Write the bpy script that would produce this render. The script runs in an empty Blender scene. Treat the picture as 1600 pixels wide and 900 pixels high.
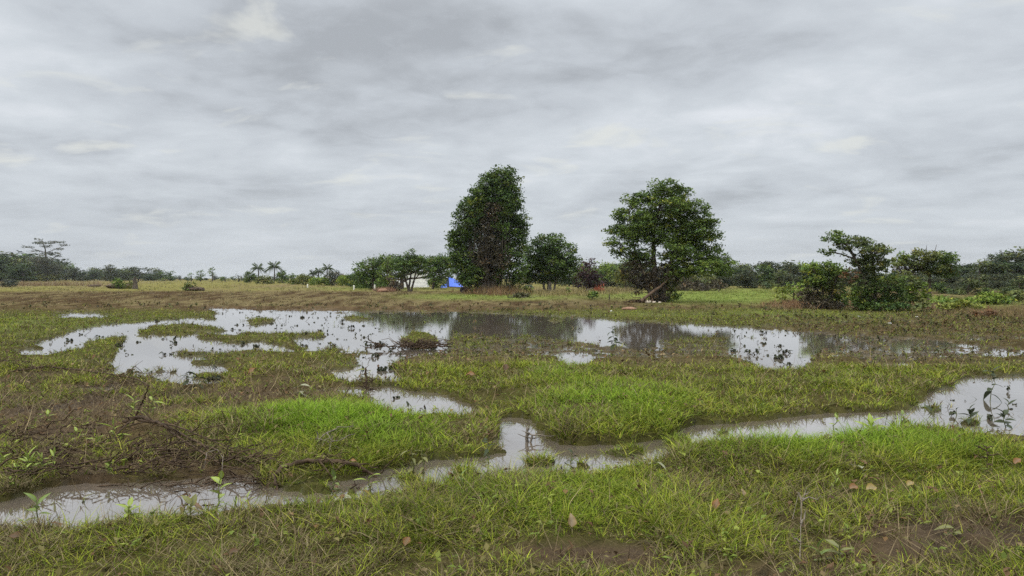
import bpy, math, random
import numpy as np
from mathutils import Vector, Matrix

R = math.radians
sc = bpy.context.scene
col = sc.collection
rng = np.random.default_rng(7)
random.seed(7)

# ------------------------------------------------------------------ camera
H_EYE, FPX, HZ = 1.6, 1164.0, 434.0          # eye height (m), focal length (photo px), horizon row
cam_d = bpy.data.cameras.new('camera')
cam = bpy.data.objects.new('camera', cam_d)
col.objects.link(cam)
cam_d.sensor_width = 36.0
cam_d.lens = 36.0 * FPX / 1600.0
cam_d.clip_start, cam_d.clip_end = 0.05, 6000
cam.location = (0, 0, H_EYE)
cam.rotation_euler = (R(90) - math.atan((450 - HZ) / FPX), 0, 0)
sc.camera = cam

# ------------------------------------------------------------------ sky
world = bpy.data.worlds.new('World')
sc.world = world
world.use_nodes = True
SUN_EL, SUN_ROT = 50.0, -130.0            # veiled sun behind the camera's left shoulder


def nodes_of(nt):
    nt.nodes.clear()
    return nt.nodes, nt.links


def build_sky():
    n, l = nodes_of(world.node_tree)
    out = n.new('ShaderNodeOutputWorld')
    bg = n.new('ShaderNodeBackground'); bg.inputs['Strength'].default_value = 0.1
    l.new(bg.outputs[0], out.inputs[0])
    sky = n.new('ShaderNodeTexSky'); sky.sky_type = 'NISHITA'; sky.sun_disc = False
    sky.sun_elevation = R(SUN_EL); sky.sun_rotation = R(SUN_ROT)
    tc = n.new('ShaderNodeTexCoord')
    sep = n.new('ShaderNodeSeparateXYZ'); l.new(tc.outputs['Generated'], sep.inputs[0])

    def m(op, a, b=None, c=None, clamp=False):
        q = n.new('ShaderNodeMath'); q.operation = op; q.use_clamp = clamp
        for i, v in enumerate((a, b, c)):
            if v is None: continue
            if isinstance(v, (int, float)): q.inputs[i].default_value = v
            else: l.new(v, q.inputs[i])
        return q.outputs[0]
    zc = m('MAXIMUM', sep.outputs[2], 0.0)
    den = m('ADD', zc, 0.16)
    px, py = m('DIVIDE', sep.outputs[0], den), m('DIVIDE', sep.outputs[1], den)

    def noise(sx, sy, ox, oy, detail, rough, dist=0.0, rot=0.0):
        ca, sa = math.cos(R(rot)), math.sin(R(rot))
        qx = m('ADD', m('ADD', m('MULTIPLY', px, sx * ca), m('MULTIPLY', py, -sx * sa)), ox)
        qy = m('ADD', m('ADD', m('MULTIPLY', px, sy * sa), m('MULTIPLY', py, sy * ca)), oy)
        cb = n.new('ShaderNodeCombineXYZ'); l.new(qx, cb.inputs[0]); l.new(qy, cb.inputs[1])
        t = n.new('ShaderNodeTexNoise'); t.inputs['Scale'].default_value = 1.0
        t.inputs['Detail'].default_value = detail; t.inputs['Roughness'].default_value = rough
        t.inputs['Distortion'].default_value = dist
        l.new(cb.outputs[0], t.inputs['Vector'])
        return t.outputs['Fac']
    big = noise(0.85, 0.95, 3.1, 1.7, 4, 0.5, 0.25, 12)
    mid = noise(1.9, 2.0, 7.3, 4.2, 6, 0.55, 0.5, 16)
    fine = noise(6.0, 6.5, 1.2, 9.1, 5, 0.6, 0.4, 12)
    v = m('ADD', m('ADD', m('MULTIPLY', big, 0.50), m('MULTIPLY', mid, 0.36)), m('MULTIPLY', fine, 0.14))
    ramp = n.new('ShaderNodeValToRGB'); l.new(v, ramp.inputs[0])
    e = ramp.color_ramp.elements
    e[0].position, e[0].color = 0.38, (0.405, 0.43, 0.46, 1)
    e[1].position, e[1].color = 0.66, (0.75, 0.78, 0.82, 1)
    k = ramp.color_ramp.elements.new(0.47); k.color = (0.535, 0.57, 0.61, 1)
    k = ramp.color_ramp.elements.new(0.56); k.color = (0.625, 0.665, 0.705, 1)
    # thin bright gaps
    gap = noise(2.2, 2.8, 11.4, 2.3, 5, 0.55, 0.5, 6)
    gm = n.new('ShaderNodeMapRange'); gm.inputs['From Min'].default_value = 0.585; gm.inputs['From Max'].default_value = 0.70
    gm.inputs['To Max'].default_value = 0.6; l.new(gap, gm.inputs[0])
    mixg = n.new('ShaderNodeMix'); mixg.data_type = 'RGBA'
    l.new(gm.outputs[0], mixg.inputs[0]); l.new(ramp.outputs[0], mixg.inputs[6])
    mixg.inputs[7].default_value = (0.76, 0.77, 0.72, 1)
    # overcast sky: brighter towards the zenith, even grey at the horizon
    hz = n.new('ShaderNodeMapRange'); hz.inputs['From Min'].default_value = 0.0; hz.inputs['From Max'].default_value = 0.13
    hz.inputs['To Min'].default_value = 0.80; hz.inputs['To Max'].default_value = 0.0; l.new(zc, hz.inputs[0])
    mixh = n.new('ShaderNodeMix'); mixh.data_type = 'RGBA'
    l.new(hz.outputs[0], mixh.inputs[0]); l.new(mixg.outputs[2], mixh.inputs[6])
    mixh.inputs[7].default_value = (0.54, 0.58, 0.63, 1)
    zen = n.new('ShaderNodeMapRange'); zen.inputs['From Min'].default_value = 0.33; zen.inputs['From Max'].default_value = 1.0
    zen.inputs['To Min'].default_value = 9.4; zen.inputs['To Max'].default_value = 38.0; l.new(zc, zen.inputs[0])
    scl = n.new('ShaderNodeVectorMath'); scl.operation = 'SCALE'
    l.new(mixh.outputs[2], scl.inputs[0]); l.new(zen.outputs[0], scl.inputs['Scale'])
    fin = n.new('ShaderNodeMix'); fin.data_type = 'RGBA'; fin.inputs[0].default_value = 0.95
    l.new(sky.outputs[0], fin.inputs[6]); l.new(scl.outputs[0], fin.inputs[7])
    l.new(fin.outputs[2], bg.inputs[0])


build_sky()
sun_d = bpy.data.lights.new('sun', 'SUN')
sun_d.energy = 1.5; sun_d.angle = R(25); sun_d.color = (1.0, 0.96, 0.9)
sun = bpy.data.objects.new('sun', sun_d)
col.objects.link(sun)
_d = Vector((math.sin(R(SUN_ROT)) * math.cos(R(SUN_EL)), math.cos(R(SUN_ROT)) * math.cos(R(SUN_EL)), math.sin(R(SUN_EL))))
sun.rotation_euler = (-_d).to_track_quat('-Z', 'Y').to_euler()

vs = sc.view_settings
vs.view_transform = 'Standard'; vs.look = 'None'; vs.gamma = 1.0; vs.exposure = 0.16
try: vs.use_curve_mapping = False
except Exception: pass
cy = sc.cycles
cy.use_adaptive_sampling = False
cy.use_denoising = False                       # the grain of many samples keeps the blades crisp
cy.max_bounces = 6; cy.diffuse_bounces = 3; cy.glossy_bounces = 3; cy.transmission_bounces = 2
cy.volume_bounces = 1; cy.transparent_max_bounces = 4
cy.caustics_reflective = False; cy.caustics_refractive = False

# ------------------------------------------------------------------ helpers


def gp(u, v):
    """photo pixel -> point of the flat field"""
    Y = H_EYE * FPX / (v - HZ)
    return (u - 800.0) / FPX * Y, Y


def px_of(x, y):
    return 800.0 + FPX * x / np.maximum(y, 0.3), HZ + H_EYE * FPX / np.maximum(y, 0.3)


def hash2(ix, iy, seed):
    h = (ix.astype(np.int64) * 374761393 + iy.astype(np.int64) * 668265263 + seed * 1442695041) & 0xffffffff
    h = ((h ^ (h >> 13)) * 1274126177) & 0xffffffff
    h = (h ^ (h >> 16)) & 0xffffffff
    h = (h * 2246822519) & 0xffffffff
    return ((h ^ (h >> 15)) & 0xffffff) / float(0xffffff)


def vnoise(x, y, seed=0):
    ix, iy = np.floor(x), np.floor(y)
    fx, fy = x - ix, y - iy
    fx, fy = fx * fx * (3 - 2 * fx), fy * fy * (3 - 2 * fy)
    a, b = hash2(ix, iy, seed), hash2(ix + 1, iy, seed)
    c, d = hash2(ix, iy + 1, seed), hash2(ix + 1, iy + 1, seed)
    return (a * (1 - fx) + b * fx) * (1 - fy) + (c * (1 - fx) + d * fx) * fy


def fbm(x, y, seed=0, octv=4):
    s, a, t = 0, 0.5, 0
    for k in range(octv):
        s = s + a * vnoise(x * 2 ** k + 17.3 * k, y * 2 ** k - 9.1 * k, seed + k); t += a; a *= 0.5
    return s / t * 2 - 1


def smooth(a, b, x):
    t = np.clip((x - a) / (b - a), 0, 1)
    return t * t * (3 - 2 * t)


def mesh_np(name, V, Q, mat=None, colr=None, sm=True, extra=None, parent=None, T=None):
    me = bpy.data.meshes.new(name)
    V = np.asarray(V, np.float32).reshape(-1, 3)
    Q = np.zeros((0, 4), np.int32) if Q is None else np.asarray(Q, np.int32).reshape(-1, 4)
    T = np.zeros((0, 3), np.int32) if T is None else np.asarray(T, np.int32).reshape(-1, 3)
    me.vertices.add(len(V)); me.vertices.foreach_set('co', V.ravel())
    me.loops.add(Q.size + T.size); me.loops.foreach_set('vertex_index', np.concatenate([Q.ravel(), T.ravel()]))
    me.polygons.add(len(Q) + len(T))
    ls = np.concatenate([np.arange(len(Q)) * 4, Q.size + np.arange(len(T)) * 3]).astype(np.int32)
    me.polygons.foreach_set('loop_start', ls)
    me.polygons.foreach_set('use_smooth', np.full(len(Q) + len(T), sm))
    me.update(calc_edges=True)
    if colr is not None:
        a = me.color_attributes.new('col', 'FLOAT_COLOR', 'POINT')
        c = np.ones((len(V), 4), np.float32); c[:, :3] = colr
        a.data.foreach_set('color', c.ravel())
    for k, arr in (extra or {}).items():
        a = me.attributes.new(k, 'FLOAT', 'POINT'); a.data.foreach_set('value', np.asarray(arr, np.float32))
    if mat: me.materials.append(mat)
    o = bpy.data.objects.new(name, me)
    col.objects.link(o)
    if parent: o.parent = parent
    return o


def tag(o, label=None, cat=None, group=None, kind=None):
    if label: o['label'] = label
    if cat: o['category'] = cat
    if group: o['group'] = group
    if kind: o['kind'] = kind
    return o


def empty(name, loc, rz=0.0):
    o = bpy.data.objects.new(name, None); col.objects.link(o)
    o.location = loc; o.rotation_euler = (0, 0, rz); o.empty_display_size = 0.1
    return o


def copy_tree(o, parent=None):
    c = o.copy(); col.objects.link(c); c.parent = parent
    for ch in list(o.children): copy_tree(ch, c)
    return c


# ------------------------------------------------------------------ materials
def new_mat(name):
    m_ = bpy.data.materials.new(name); m_.use_nodes = True
    n, l = nodes_of(m_.node_tree)
    out = n.new('ShaderNodeOutputMaterial')
    return m_, n, l, out


def leaf_mat(name, trans=0.25, rough=0.5, spec=0.35):
    m_, n, l, out = new_mat(name)
    at = n.new('ShaderNodeAttribute'); at.attribute_name = 'col'
    b = n.new('ShaderNodeBsdfPrincipled'); b.inputs['Roughness'].default_value = rough
    b.inputs['Specular IOR Level'].default_value = spec
    l.new(at.outputs['Color'], b.inputs['Base Color'])
    tr = n.new('ShaderNodeBsdfTranslucent'); l.new(at.outputs['Color'], tr.inputs['Color'])
    mx = n.new('ShaderNodeMixShader'); mx.inputs[0].default_value = trans
    l.new(b.outputs[0], mx.inputs[1]); l.new(tr.outputs[0], mx.inputs[2]); l.new(mx.outputs[0], out.inputs[0])
    return m_


def rough_mat(name, c1, c2, scale=6.0, rough=0.85, bump=0.3, stretch=(1, 1, 1), spec=0.25, detail=5):
    m_, n, l, out = new_mat(name)
    b = n.new('ShaderNodeBsdfPrincipled'); b.inputs['Roughness'].default_value = rough
    b.inputs['Specular IOR Level'].default_value = spec
    tc = n.new('ShaderNodeTexCoord'); mp = n.new('ShaderNodeMapping'); mp.inputs['Scale'].default_value = stretch
    l.new(tc.outputs['Object'], mp.inputs[0])
    t = n.new('ShaderNodeTexNoise'); t.inputs['Scale'].default_value = scale; t.inputs['Detail'].default_value = detail
    l.new(mp.outputs[0], t.inputs['Vector'])
    r = n.new('ShaderNodeValToRGB'); l.new(t.outputs['Fac'], r.inputs[0])
    r.color_ramp.elements[0].position, r.color_ramp.elements[0].color = 0.32, (*c1, 1)
    r.color_ramp.elements[1].position, r.color_ramp.elements[1].color = 0.68, (*c2, 1)
    l.new(r.outputs[0], b.inputs['Base Color'])
    bp = n.new('ShaderNodeBump'); bp.inputs['Strength'].default_value = bump; bp.inputs['Distance'].default_value = 0.02
    l.new(t.outputs['Fac'], bp.inputs['Height']); l.new(bp.outputs[0], b.inputs['Normal'])
    l.new(b.outputs[0], out.inputs[0])
    return m_


M_GRASS = leaf_mat('grass_blades', 0.22, 0.6, 0.05)
M_DRY = leaf_mat('dry_grass_stalks', 0.15, 0.85, 0.03)
M_LEAF = leaf_mat('tree_leaves', 0.22, 0.55, 0.08)
M_WEED = leaf_mat('weed_leaves', 0.2, 0.55, 0.08)
M_BARK = rough_mat('bark', (0.045, 0.036, 0.027), (0.13, 0.105, 0.08), 3.0, 0.9, 0.6, (1, 1, 0.35))
M_PALEBARK = rough_mat('pale_bark', (0.16, 0.135, 0.105), (0.30, 0.265, 0.22), 4.0, 0.9, 0.5, (1, 1, 0.3))
M_DEADWOOD = rough_mat('wet_dead_wood', (0.028, 0.018, 0.011), (0.105, 0.070, 0.042), 14.0, 0.75, 0.9, (1, 1, 1), 0.12)
M_GREYWOOD = rough_mat('weathered_wood', (0.10, 0.083, 0.062), (0.24, 0.20, 0.155), 16.0, 0.85, 0.5)

# ------------------------------------------------------------------ water and field map (pixel-derived plan, turned into a height field)
U0, U1, DU = -800, 2400, 4.0
V0, V1, DV = 438, 1200, 1.5
gu, gv = np.meshgrid(np.arange(U0, U1, DU), np.arange(V0, V1, DV))


def poly(pts):
    inside = np.zeros(gu.shape, bool)
    p = np.array(pts, float)
    x1, y1 = p[:, 0], p[:, 1]
    x2, y2 = np.roll(x1, -1), np.roll(y1, -1)
    for a, b, c, d in zip(x1, y1, x2, y2):
        if b == d: continue
        hit = ((b > gv) != (d > gv)) & (gu < (c - a) * (gv - b) / (d - b) + a)
        inside ^= hit
    return inside


def ell(u, v, ru, rv, p=2.0):
    return np.exp(-(np.abs((gu - u) / ru) ** p + np.abs((gv - v) / rv) ** p))


def blur(a, su, sv):
    for ax, s in ((1, su / DU), (0, sv / DV)):
        r = int(3 * s) + 1
        k = np.exp(-0.5 * (np.arange(-r, r + 1) / s) ** 2); k /= k.sum()
        pad = [(0, 0), (0, 0)]; pad[ax] = (r, r)
        b = np.pad(a, pad, mode='edge'); out = 0
        for i, w in enumerate(k):
            sl = [slice(None)] * 2; sl[ax] = slice(i, i + a.shape[ax]); out = out + w * b[tuple(sl)]
        a = out
    return a


def sample(fld, u, v):
    x = np.clip((u - U0) / DU, 0, fld.shape[1] - 1.001); y = np.clip((v - V0) / DV, 0, fld.shape[0] - 1.001)
    i, j = x.astype(int), y.astype(int); fx, fy = x - i, y - j
    return (fld[j, i] * (1 - fx) + fld[j, i + 1] * fx) * (1 - fy) + (fld[j + 1, i] * (1 - fx) + fld[j + 1, i + 1] * fx) * fy


WATER = np.zeros(gu.shape)
for full, pts in (
    # far pond
    (1.0, [(318, 481), (420, 484), (560, 486), (720, 487), (790, 490), (880, 494), (980, 500), (1090, 507), (1180, 513),
           (1275, 519), (1300, 528), (1268, 545), (1254, 585), (1190, 580), (1150, 560), (1130, 528), (1060, 532), (1000, 545), (900, 543), (830, 528),
           (700, 520), (715, 535), (690, 556), (640, 560), (600, 574), (572, 570), (556, 552), (480, 550), (440, 528), (395, 516),
           (335, 522), (325, 500)]),
    (0.55, [(690, 520), (830, 525), (1000, 540), (1140, 530), (1150, 560), (1060, 560), (930, 560), (700, 556)]),
    (1.0, [(868, 552), (918, 548), (915, 572), (880, 574)]),
    # left pond
    (1.0, [(25, 552), (60, 535), (100, 521), (140, 509), (230, 502), (300, 497), (332, 504), (200, 524), (150, 540), (70, 556)]),
    (1.0, [(188, 528), (250, 523), (335, 522), (400, 530), (455, 548), (470, 552), (420, 556), (352, 562), (350, 602), (285, 604), (235, 585), (192, 572)]),
    (0.9, [(95, 489), (160, 488), (165, 497), (100, 498)]),
    (0.62, [(100, 566), (190, 560), (240, 580), (285, 605), (180, 590)]),
    # little pools between mounds
    (0.85, [(508, 572), (560, 566), (615, 575), (625, 600), (520, 602)]),
    (1.0, [(505, 608), (600, 606), (640, 612), (690, 618), (730, 632), (745, 655), (690, 660), (600, 655), (575, 632)]),
    # winding channel
    (1.0, [(-500, 830), (0, 790), (60, 768), (130, 762), (210, 762), (300, 760), (390, 747), (430, 768), (500, 760), (560, 752), (600, 742),
           (700, 722), (765, 708), (785, 680), (780, 650), (825, 652), (870, 692), (960, 697), (1040, 686), (1060, 668),
           (1130, 660), (1270, 648), (1400, 640), (1480, 612), (1500, 592), (1620, 588), (1900, 590), (2300, 600), (2300, 680),
           (1800, 684), (1640, 684), (1500, 680), (1420, 670), (1340, 699), (1180, 714), (1080, 722), (940, 742), (800, 752), (700, 766), (600, 788),
           (450, 812), (300, 826), (160, 836), (0, 842), (-500, 880)]),
    # seeping water in the weedy mud on the right
    (0.58, [(1275, 520), (1360, 522), (1480, 535), (1600, 545), (1800, 550), (1800, 565), (1600, 560), (1450, 565), (1280, 558)]),
    (0.74, [(1395, 528), (1480, 532), (1490, 548), (1400, 550)]),
    (0.74, [(1280, 524), (1335, 524), (1330, 545), (1278, 550)]),
    (0.5, [(-300, 520), (-20, 520), (-60, 545), (-300, 560)]),
):
    WATER = np.maximum(WATER, full * poly(pts))
for pts in (  # islands of turf
    [(205, 518), (262, 508), (330, 508), (332, 520), (260, 526)],
    [(385, 500), (410, 496), (436, 500), (430, 506), (395, 507)],
    [(105, 555), (130, 535), (175, 528), (188, 540), (186, 560), (150, 566)],
    [(528, 497), (560, 494), (582, 500), (560, 503)],
    [(338, 524), (440, 521), (455, 530), (360, 536)],
    [(615, 532), (640, 518), (668, 520), (680, 535), (640, 542)],
    [(330, 556), (380, 548), (440, 552), (470, 562), (420, 575), (350, 572)],
    [(468, 560), (500, 548), (545, 549), (560, 562), (520, 568)],
):
    WATER = np.where(poly(pts), 0.0, WATER)
scum = poly([(700, 519), (790, 526), (880, 527), (900, 533), (1000, 543), (1060, 531), (1132, 527), (1150, 562), (1060, 556), (930, 552), (760, 548), (700, 545)])
WATER = np.where(scum, np.minimum(WATER, .50), WATER)
_r = np.random.default_rng(5)
for _ in range(60):                                # small turf tussocks standing in the ponds
    cu, cv = 30 + 1250 * _r.random(), 488 + 116 * _r.random() ** 1.3
    k_ = (cv - HZ) / 110
    WATER = WATER * (1 - (.75 + .25 * _r.random()) * ell(cu, cv, (10 + 22 * _r.random()) * k_, (2.0 + 2.6 * _r.random()) * k_, 4) * (1 if cu < 620 or _r.random() < .3 else 0))
for cu, cv, ru_, rv_, am in ((30, 800, 22, 9, .8), (120, 790, 18, 5, .6), (235, 782, 26, 6, .6), (470, 775, 40, 9, .9), (545, 778, 28, 8, .9), (640, 762, 22, 6, .7), (725, 742, 26, 6, .8), (780, 700, 22, 8, .8), (850, 722, 30, 6, .7), (905, 728, 20, 6, .8), (980, 706, 30, 5, .8),
                            (1060, 698, 22, 6, .9), (1120, 676, 22, 4, .7), (1215, 664, 16, 3, .7), (1390, 660, 26, 5, .8), (1455, 640, 20, 4, .7), (1510, 660, 26, 4, .8), (1480, 672, 30, 4, .9)):
    WATER = WATER * (1 - am * ell(cu, cv, ru_, rv_, 3))        # wet tussocks breaking up the channel
for _ in range(46):                                 # puddles in the turf round the ponds
    cu, cv = (40 + 560 * _r.random(), 490 + 125 * _r.random()) if _ < 30 else (1150 + 450 * _r.random(), 520 + 50 * _r.random())
    k_ = (cv - HZ) / 110
    WATER = np.maximum(WATER, .8 * ell(cu, cv, (12 + 26 * _r.random()) * k_, (1.8 + 2.4 * _r.random()) * k_, 4))
WATER = blur(WATER, 6.0, 2.0)

MOUND = .72 * (0.16 * ell(520, 685, 210, 34, 3) + 0.17 * ell(955, 655, 120, 34, 3) + 0.12 * ell(1260, 724, 230, 34, 3)
         + 0.10 * ell(870, 600, 90, 24) + 0.08 * ell(1250, 610, 170, 30) + 0.06 * ell(700, 580, 120, 14) + 0.12 * ell(210, 690, 120, 20)
         + 0.08 * ell(60, 720, 140, 30) + 0.10 * ell(430, 590, 90, 22) + 0.05 * ell(500, 840, 400, 50) + 0.07 * ell(900, 790, 250, 40)
         + 0.05 * ell(60, 575, 90, 16))
LUSH = np.clip(0.47 + 0.75 * ell(530, 675, 200, 34, 3) + 0.55 * ell(950, 640, 130, 36, 3) + 0.6 * ell(880, 585, 60, 16) + 0.65 * ell(1270, 705, 210, 34, 3)
               + 0.35 * ell(850, 790, 260, 60) + 0.3 * ell(80, 565, 90, 14) + 0.25 * ell(1250, 600, 200, 26) + 0.2 * ell(470, 800, 120, 40)
               - 0.35 * ell(110, 690, 190, 55) - 0.45 * ell(1450, 850, 300, 40) - 0.3 * ell(860, 875, 120, 18) - 0.25 * ell(450, 600, 100, 18)
               - 0.2 * ell(1000, 560, 200, 20) + 0.2 * ell(1500, 720, 150, 30) - 0.15 * ell(640, 770, 60, 20)
               + 0.1 * ell(150, 850, 300, 40), 0, 1.3)
BARE = np.clip(0.55 * ell(90, 655, 260, 70, 3) + 0.35 * ell(440, 612, 130, 22) + 0.45 * ell(690, 560, 120, 12) + 0.3 * ell(1000, 565, 150, 10) + 0.4 * ell(1480, 690, 150, 14) + 0.85 * ell(930, 872, 110, 16) + 0.9 * ell(1500, 865, 170, 40) + 0.55 * ell(1290, 800, 110, 18) + 0.75 * ell(110, 735, 160, 20)
               + 0.7 * ell(330, 735, 80, 14) + 0.55 * ell(100, 665, 140, 18) + 0.5 * ell(420, 620, 120, 10) + 0.55 * ell(740, 675, 40, 30) + 0.5 * ell(640, 785, 70, 12)
               + 0.3 * ell(1060, 610, 60, 12) + 0.5 * ell(1250, 885, 200, 20) + 0.4 * ell(600, 560, 50, 8) + 0.35 * ell(740, 890, 60, 16), 0, 1)
# far field: dry ploughed earth, weedy mud, green strips
DRYF = np.clip(1.0 * smooth(455, 459, gv) * (1 - smooth(482, 492, gv)) + 0.8 * ell(930, 543, 250, 15, 3) + 1.0 * smooth(1120, 1270, gu) * smooth(485, 500, gv) * (1 - smooth(560, 590, gv))
               - 0.5 * ell(60, 505, 160, 14) + 0.3 * ell(960, 555, 220, 12) - 0.9 * ell(1130, 466, 120, 11, 4) - 0.8 * ell(770, 466, 130, 5, 3)
               - 0.7 * ell(1290, 492, 90, 5) - 0.7 * ell(1000, 466, 60, 6) - 0.35 * smooth(620, 900, gu) * smooth(476, 484, gv), 0, 1)
GREENF = np.clip(1.0 * ell(1140, 465, 120, 12, 4) + 0.9 * ell(770, 466, 130, 5, 3) + 0.7 * ell(985, 466, 75, 6) + 0.45 * ell(1290, 494, 120, 7)
                 + 0.5 * ell(60, 505, 160, 16) + 0.6 * ell(1530, 476, 110, 9) + 0.4 * ell(1080, 492, 160, 6)
                 + 0.5 * ell(600, 452, 120, 3), 0, 1)


def terrain(x, y, want='z'):
    x = np.asarray(x, float); y = np.asarray(y, float)
    wx = x + (0.03 + 0.012 * np.maximum(y, 0)) * fbm(x / (0.35 + 0.03 * y), y / (0.35 + 0.06 * y), 11, 3)
    wy = y + (0.05 + 0.030 * np.maximum(y, 0)) * fbm(x / (0.5 + 0.05 * y) + 40, y / (0.5 + 0.09 * y), 23, 3)
    wy = np.where(y < 1.0, y, np.maximum(wy, 0.5))
    u, v = px_of(wx, wy)
    behind = y < 1.0
    W = np.where(behind, 0, sample(WATER, u, v)); W = np.where(v > V1, 0, W)
    W = np.where(v < 470, 0, W)
    n1 = fbm(x / 0.9, y / 0.9, 3, 4); n2 = fbm(x / 0.22, y / 0.22, 5, 3)
    far = smooth(30, 60, y)
    n3 = fbm(x / .085, y / .085, 9, 2)
    land = (0.045 + np.where(behind, 0, sample(MOUND, u, v)) + (0.035 * n1 + 0.022 * n2 + .018 * n3 * (y < 14)) * (1 - 0.5 * far)) * (1 - .5 * np.clip(W, 0, 1))
    clod = np.abs(fbm(x / 1.6, y / 0.9, 31, 4))
    land = land + far * (0.05 + 0.10 * (0.5 - clod)) * (1 - smooth(90, 160, y)) + 0.03 * far
    w = smooth(0.36, 0.56, W + 0.42 * n1 + 0.52 * n2 + .36 * n3)
    z = land * (1 - w) + (-0.07) * w
    if want == 'z': return z
    uu, vv = px_of(x + 0.02 * y * fbm(x / (0.5 + 0.08 * y), y / (0.5 + 0.16 * y), 51, 3), y * (1 + 0.10 * fbm(x / (0.5 + 0.10 * y), y / (0.5 + 0.22 * y), 61, 3)))
    s = lambda f, d: np.where(behind, d, sample(f, uu, vv))
    return z, w, s(LUSH, 0.45), s(BARE, 0.15), s(DRYF, 0.0), s(GREENF, 0.0)


def zat(x, y):
    return float(terrain(np.array([x]), np.array([y]))[0])


# ------------------------------------------------------------------ ground sheet
ys = np.concatenate([-np.geomspace(60, 0.6, 16), np.linspace(-0.3, 1.8, 14), np.geomspace(2.0, 70, 560)[0:], np.geomspace(72, 1500, 70)])
ss = np.sinh(np.linspace(-1.6, 1.6, 560)) / np.sinh(1.6)
ss = 0.55 * np.linspace(-1, 1, 560) + 0.45 * ss
X = ss[None, :] * (6.0 + 1.05 * np.abs(ys[:, None]) + 0.2 * np.maximum(ys[:, None] - 60, 0))
Yg = np.repeat(ys[:, None], X.shape[1], 1)
Z, Wt, LU, BA, DR, GR = terrain(X.ravel(), Yg.ravel(), 'all')
rough = np.clip(BA, 0, 1) * (Yg.ravel() < 16) * (Yg.ravel() > 1)
Z = Z + np.where(Z > .01, rough * (.034 * np.abs(fbm(X.ravel() / .17, Yg.ravel() / .17, 171, 3)) - .010 + .014 * fbm(X.ravel() / .07, Yg.ravel() / .07, 181, 2)), 0)
nr, nc = X.shape
idx = np.arange(nr * nc).reshape(nr, nc)
Q = np.stack([idx[:-1, :-1], idx[:-1, 1:], idx[1:, 1:], idx[1:, :-1]], -1).reshape(-1, 4)
xf, yf = X.ravel(), Yg.ravel()
C = lambda r, g, b: np.array([r, g, b])
mud, soil, straw, turf, lawn = C(.064, .042, .023), C(.125, .087, .047), C(.185, .145, .070), C(.095, .095, .026), C(.150, .185, .045)
nz = fbm(xf / (0.4 + .03 * yf.clip(0)), yf / (0.4 + .05 * yf.clip(0)), 71, 4)
nz3 = fbm(xf / (.25 + .007 * yf.clip(0)), yf / (.4 + .02 * yf.clip(0)), 75, 4)
nz2 = fbm(xf / (1.5 + .05 * yf.clip(0)), yf / (0.8 + .05 * yf.clip(0)), 81, 4)
base = soil + (mud - soil) * np.clip(0.6 - nz[:, None], 0, 1)
nearg = base + (turf * 0.8 - base) * np.clip(0.35 + 0.75 * LU - BA + 0.25 * nz, 0, 0.9)[:, None]
fardry = straw * 0.82 + (mud * 1.1 - straw * 0.82) * np.clip(0.45 + 0.9 * nz + 1.7 * nz3, 0, 1)[:, None]
yel = C(.185, .165, .055)
farpasture = yel + (straw * 0.95 - yel) * np.clip(0.4 + 1.3 * nz2, 0, 1)[:, None]
vfar = smooth(36, 46, yf)[:, None]
c = nearg * (1 - vfar) + farpasture * vfar
nearmud = np.where((yf < 40)[:, None], mud * 1.15 + (soil * .95 - mud * 1.15) * np.clip(.5 + 1.3 * nz3, 0, 1)[:, None], fardry)
c = c + (nearmud - c) * DR[:, None]
c = c + (lawn * (1 + 0.25 * nz[:, None]) - c) * np.clip(GR * (1 + 0.3 * nz), 0, 1)[:, None]
shore = np.clip(1 - np.abs(Z) / 0.05, 0, 1) * (yf < 60)
c = c * (1 - 0.25 * shore[:, None])
M_GROUND, n, l, out = new_mat('field_soil')
at = n.new('ShaderNodeAttribute'); at.attribute_name = 'col'
wet = n.new('ShaderNodeAttribute'); wet.attribute_name = 'wet'
tc = n.new('ShaderNodeTexCoord')
t1 = n.new('ShaderNodeTexNoise'); t1.inputs['Scale'].default_value = 9; t1.inputs['Detail'].default_value = 8; t1.inputs['Roughness'].default_value = .7
t2 = n.new('ShaderNodeTexNoise'); t2.inputs['Scale'].default_value = 1.7; t2.inputs['Detail'].default_value = 6
l.new(tc.outputs['Object'], t1.inputs[0]); l.new(tc.outputs['Object'], t2.inputs[0])
t3 = n.new('ShaderNodeTexNoise'); t3.inputs['Scale'].default_value = 46; t3.inputs['Detail'].default_value = 6; t3.inputs['Roughness'].default_value = .7; l.new(tc.outputs['Object'], t3.inputs[0])
m13 = n.new('ShaderNodeMath'); m13.operation = 'MULTIPLY_ADD'; m13.inputs[1].default_value = .9; m13.inputs[2].default_value = -.45; l.new(t3.outputs[0], m13.inputs[0])
m14 = n.new('ShaderNodeMath'); m14.operation = 'ADD'; l.new(t1.outputs[0], m14.inputs[0]); l.new(m13.outputs[0], m14.inputs[1])
add = n.new('ShaderNodeMath'); add.operation = 'ADD'; l.new(m14.outputs[0], add.inputs[0]); l.new(t2.outputs[0], add.inputs[1])
mr = n.new('ShaderNodeMapRange'); mr.inputs[1].default_value = .6; mr.inputs[2].default_value = 1.4; mr.inputs[3].default_value = .45; mr.inputs[4].default_value = 1.5
l.new(add.outputs[0], mr.inputs[0])
vm = n.new('ShaderNodeVectorMath'); vm.operation = 'SCALE'; l.new(at.outputs['Color'], vm.inputs[0]); l.new(mr.outputs[0], vm.inputs['Scale'])
b = n.new('ShaderNodeBsdfPrincipled'); l.new(vm.outputs[0], b.inputs['Base Color'])
rg = n.new('ShaderNodeMapRange'); rg.inputs[3].default_value = .9; rg.inputs[4].default_value = .35; l.new(wet.outputs['Fac'], rg.inputs[0]); l.new(rg.outputs[0], b.inputs['Roughness'])
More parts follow.
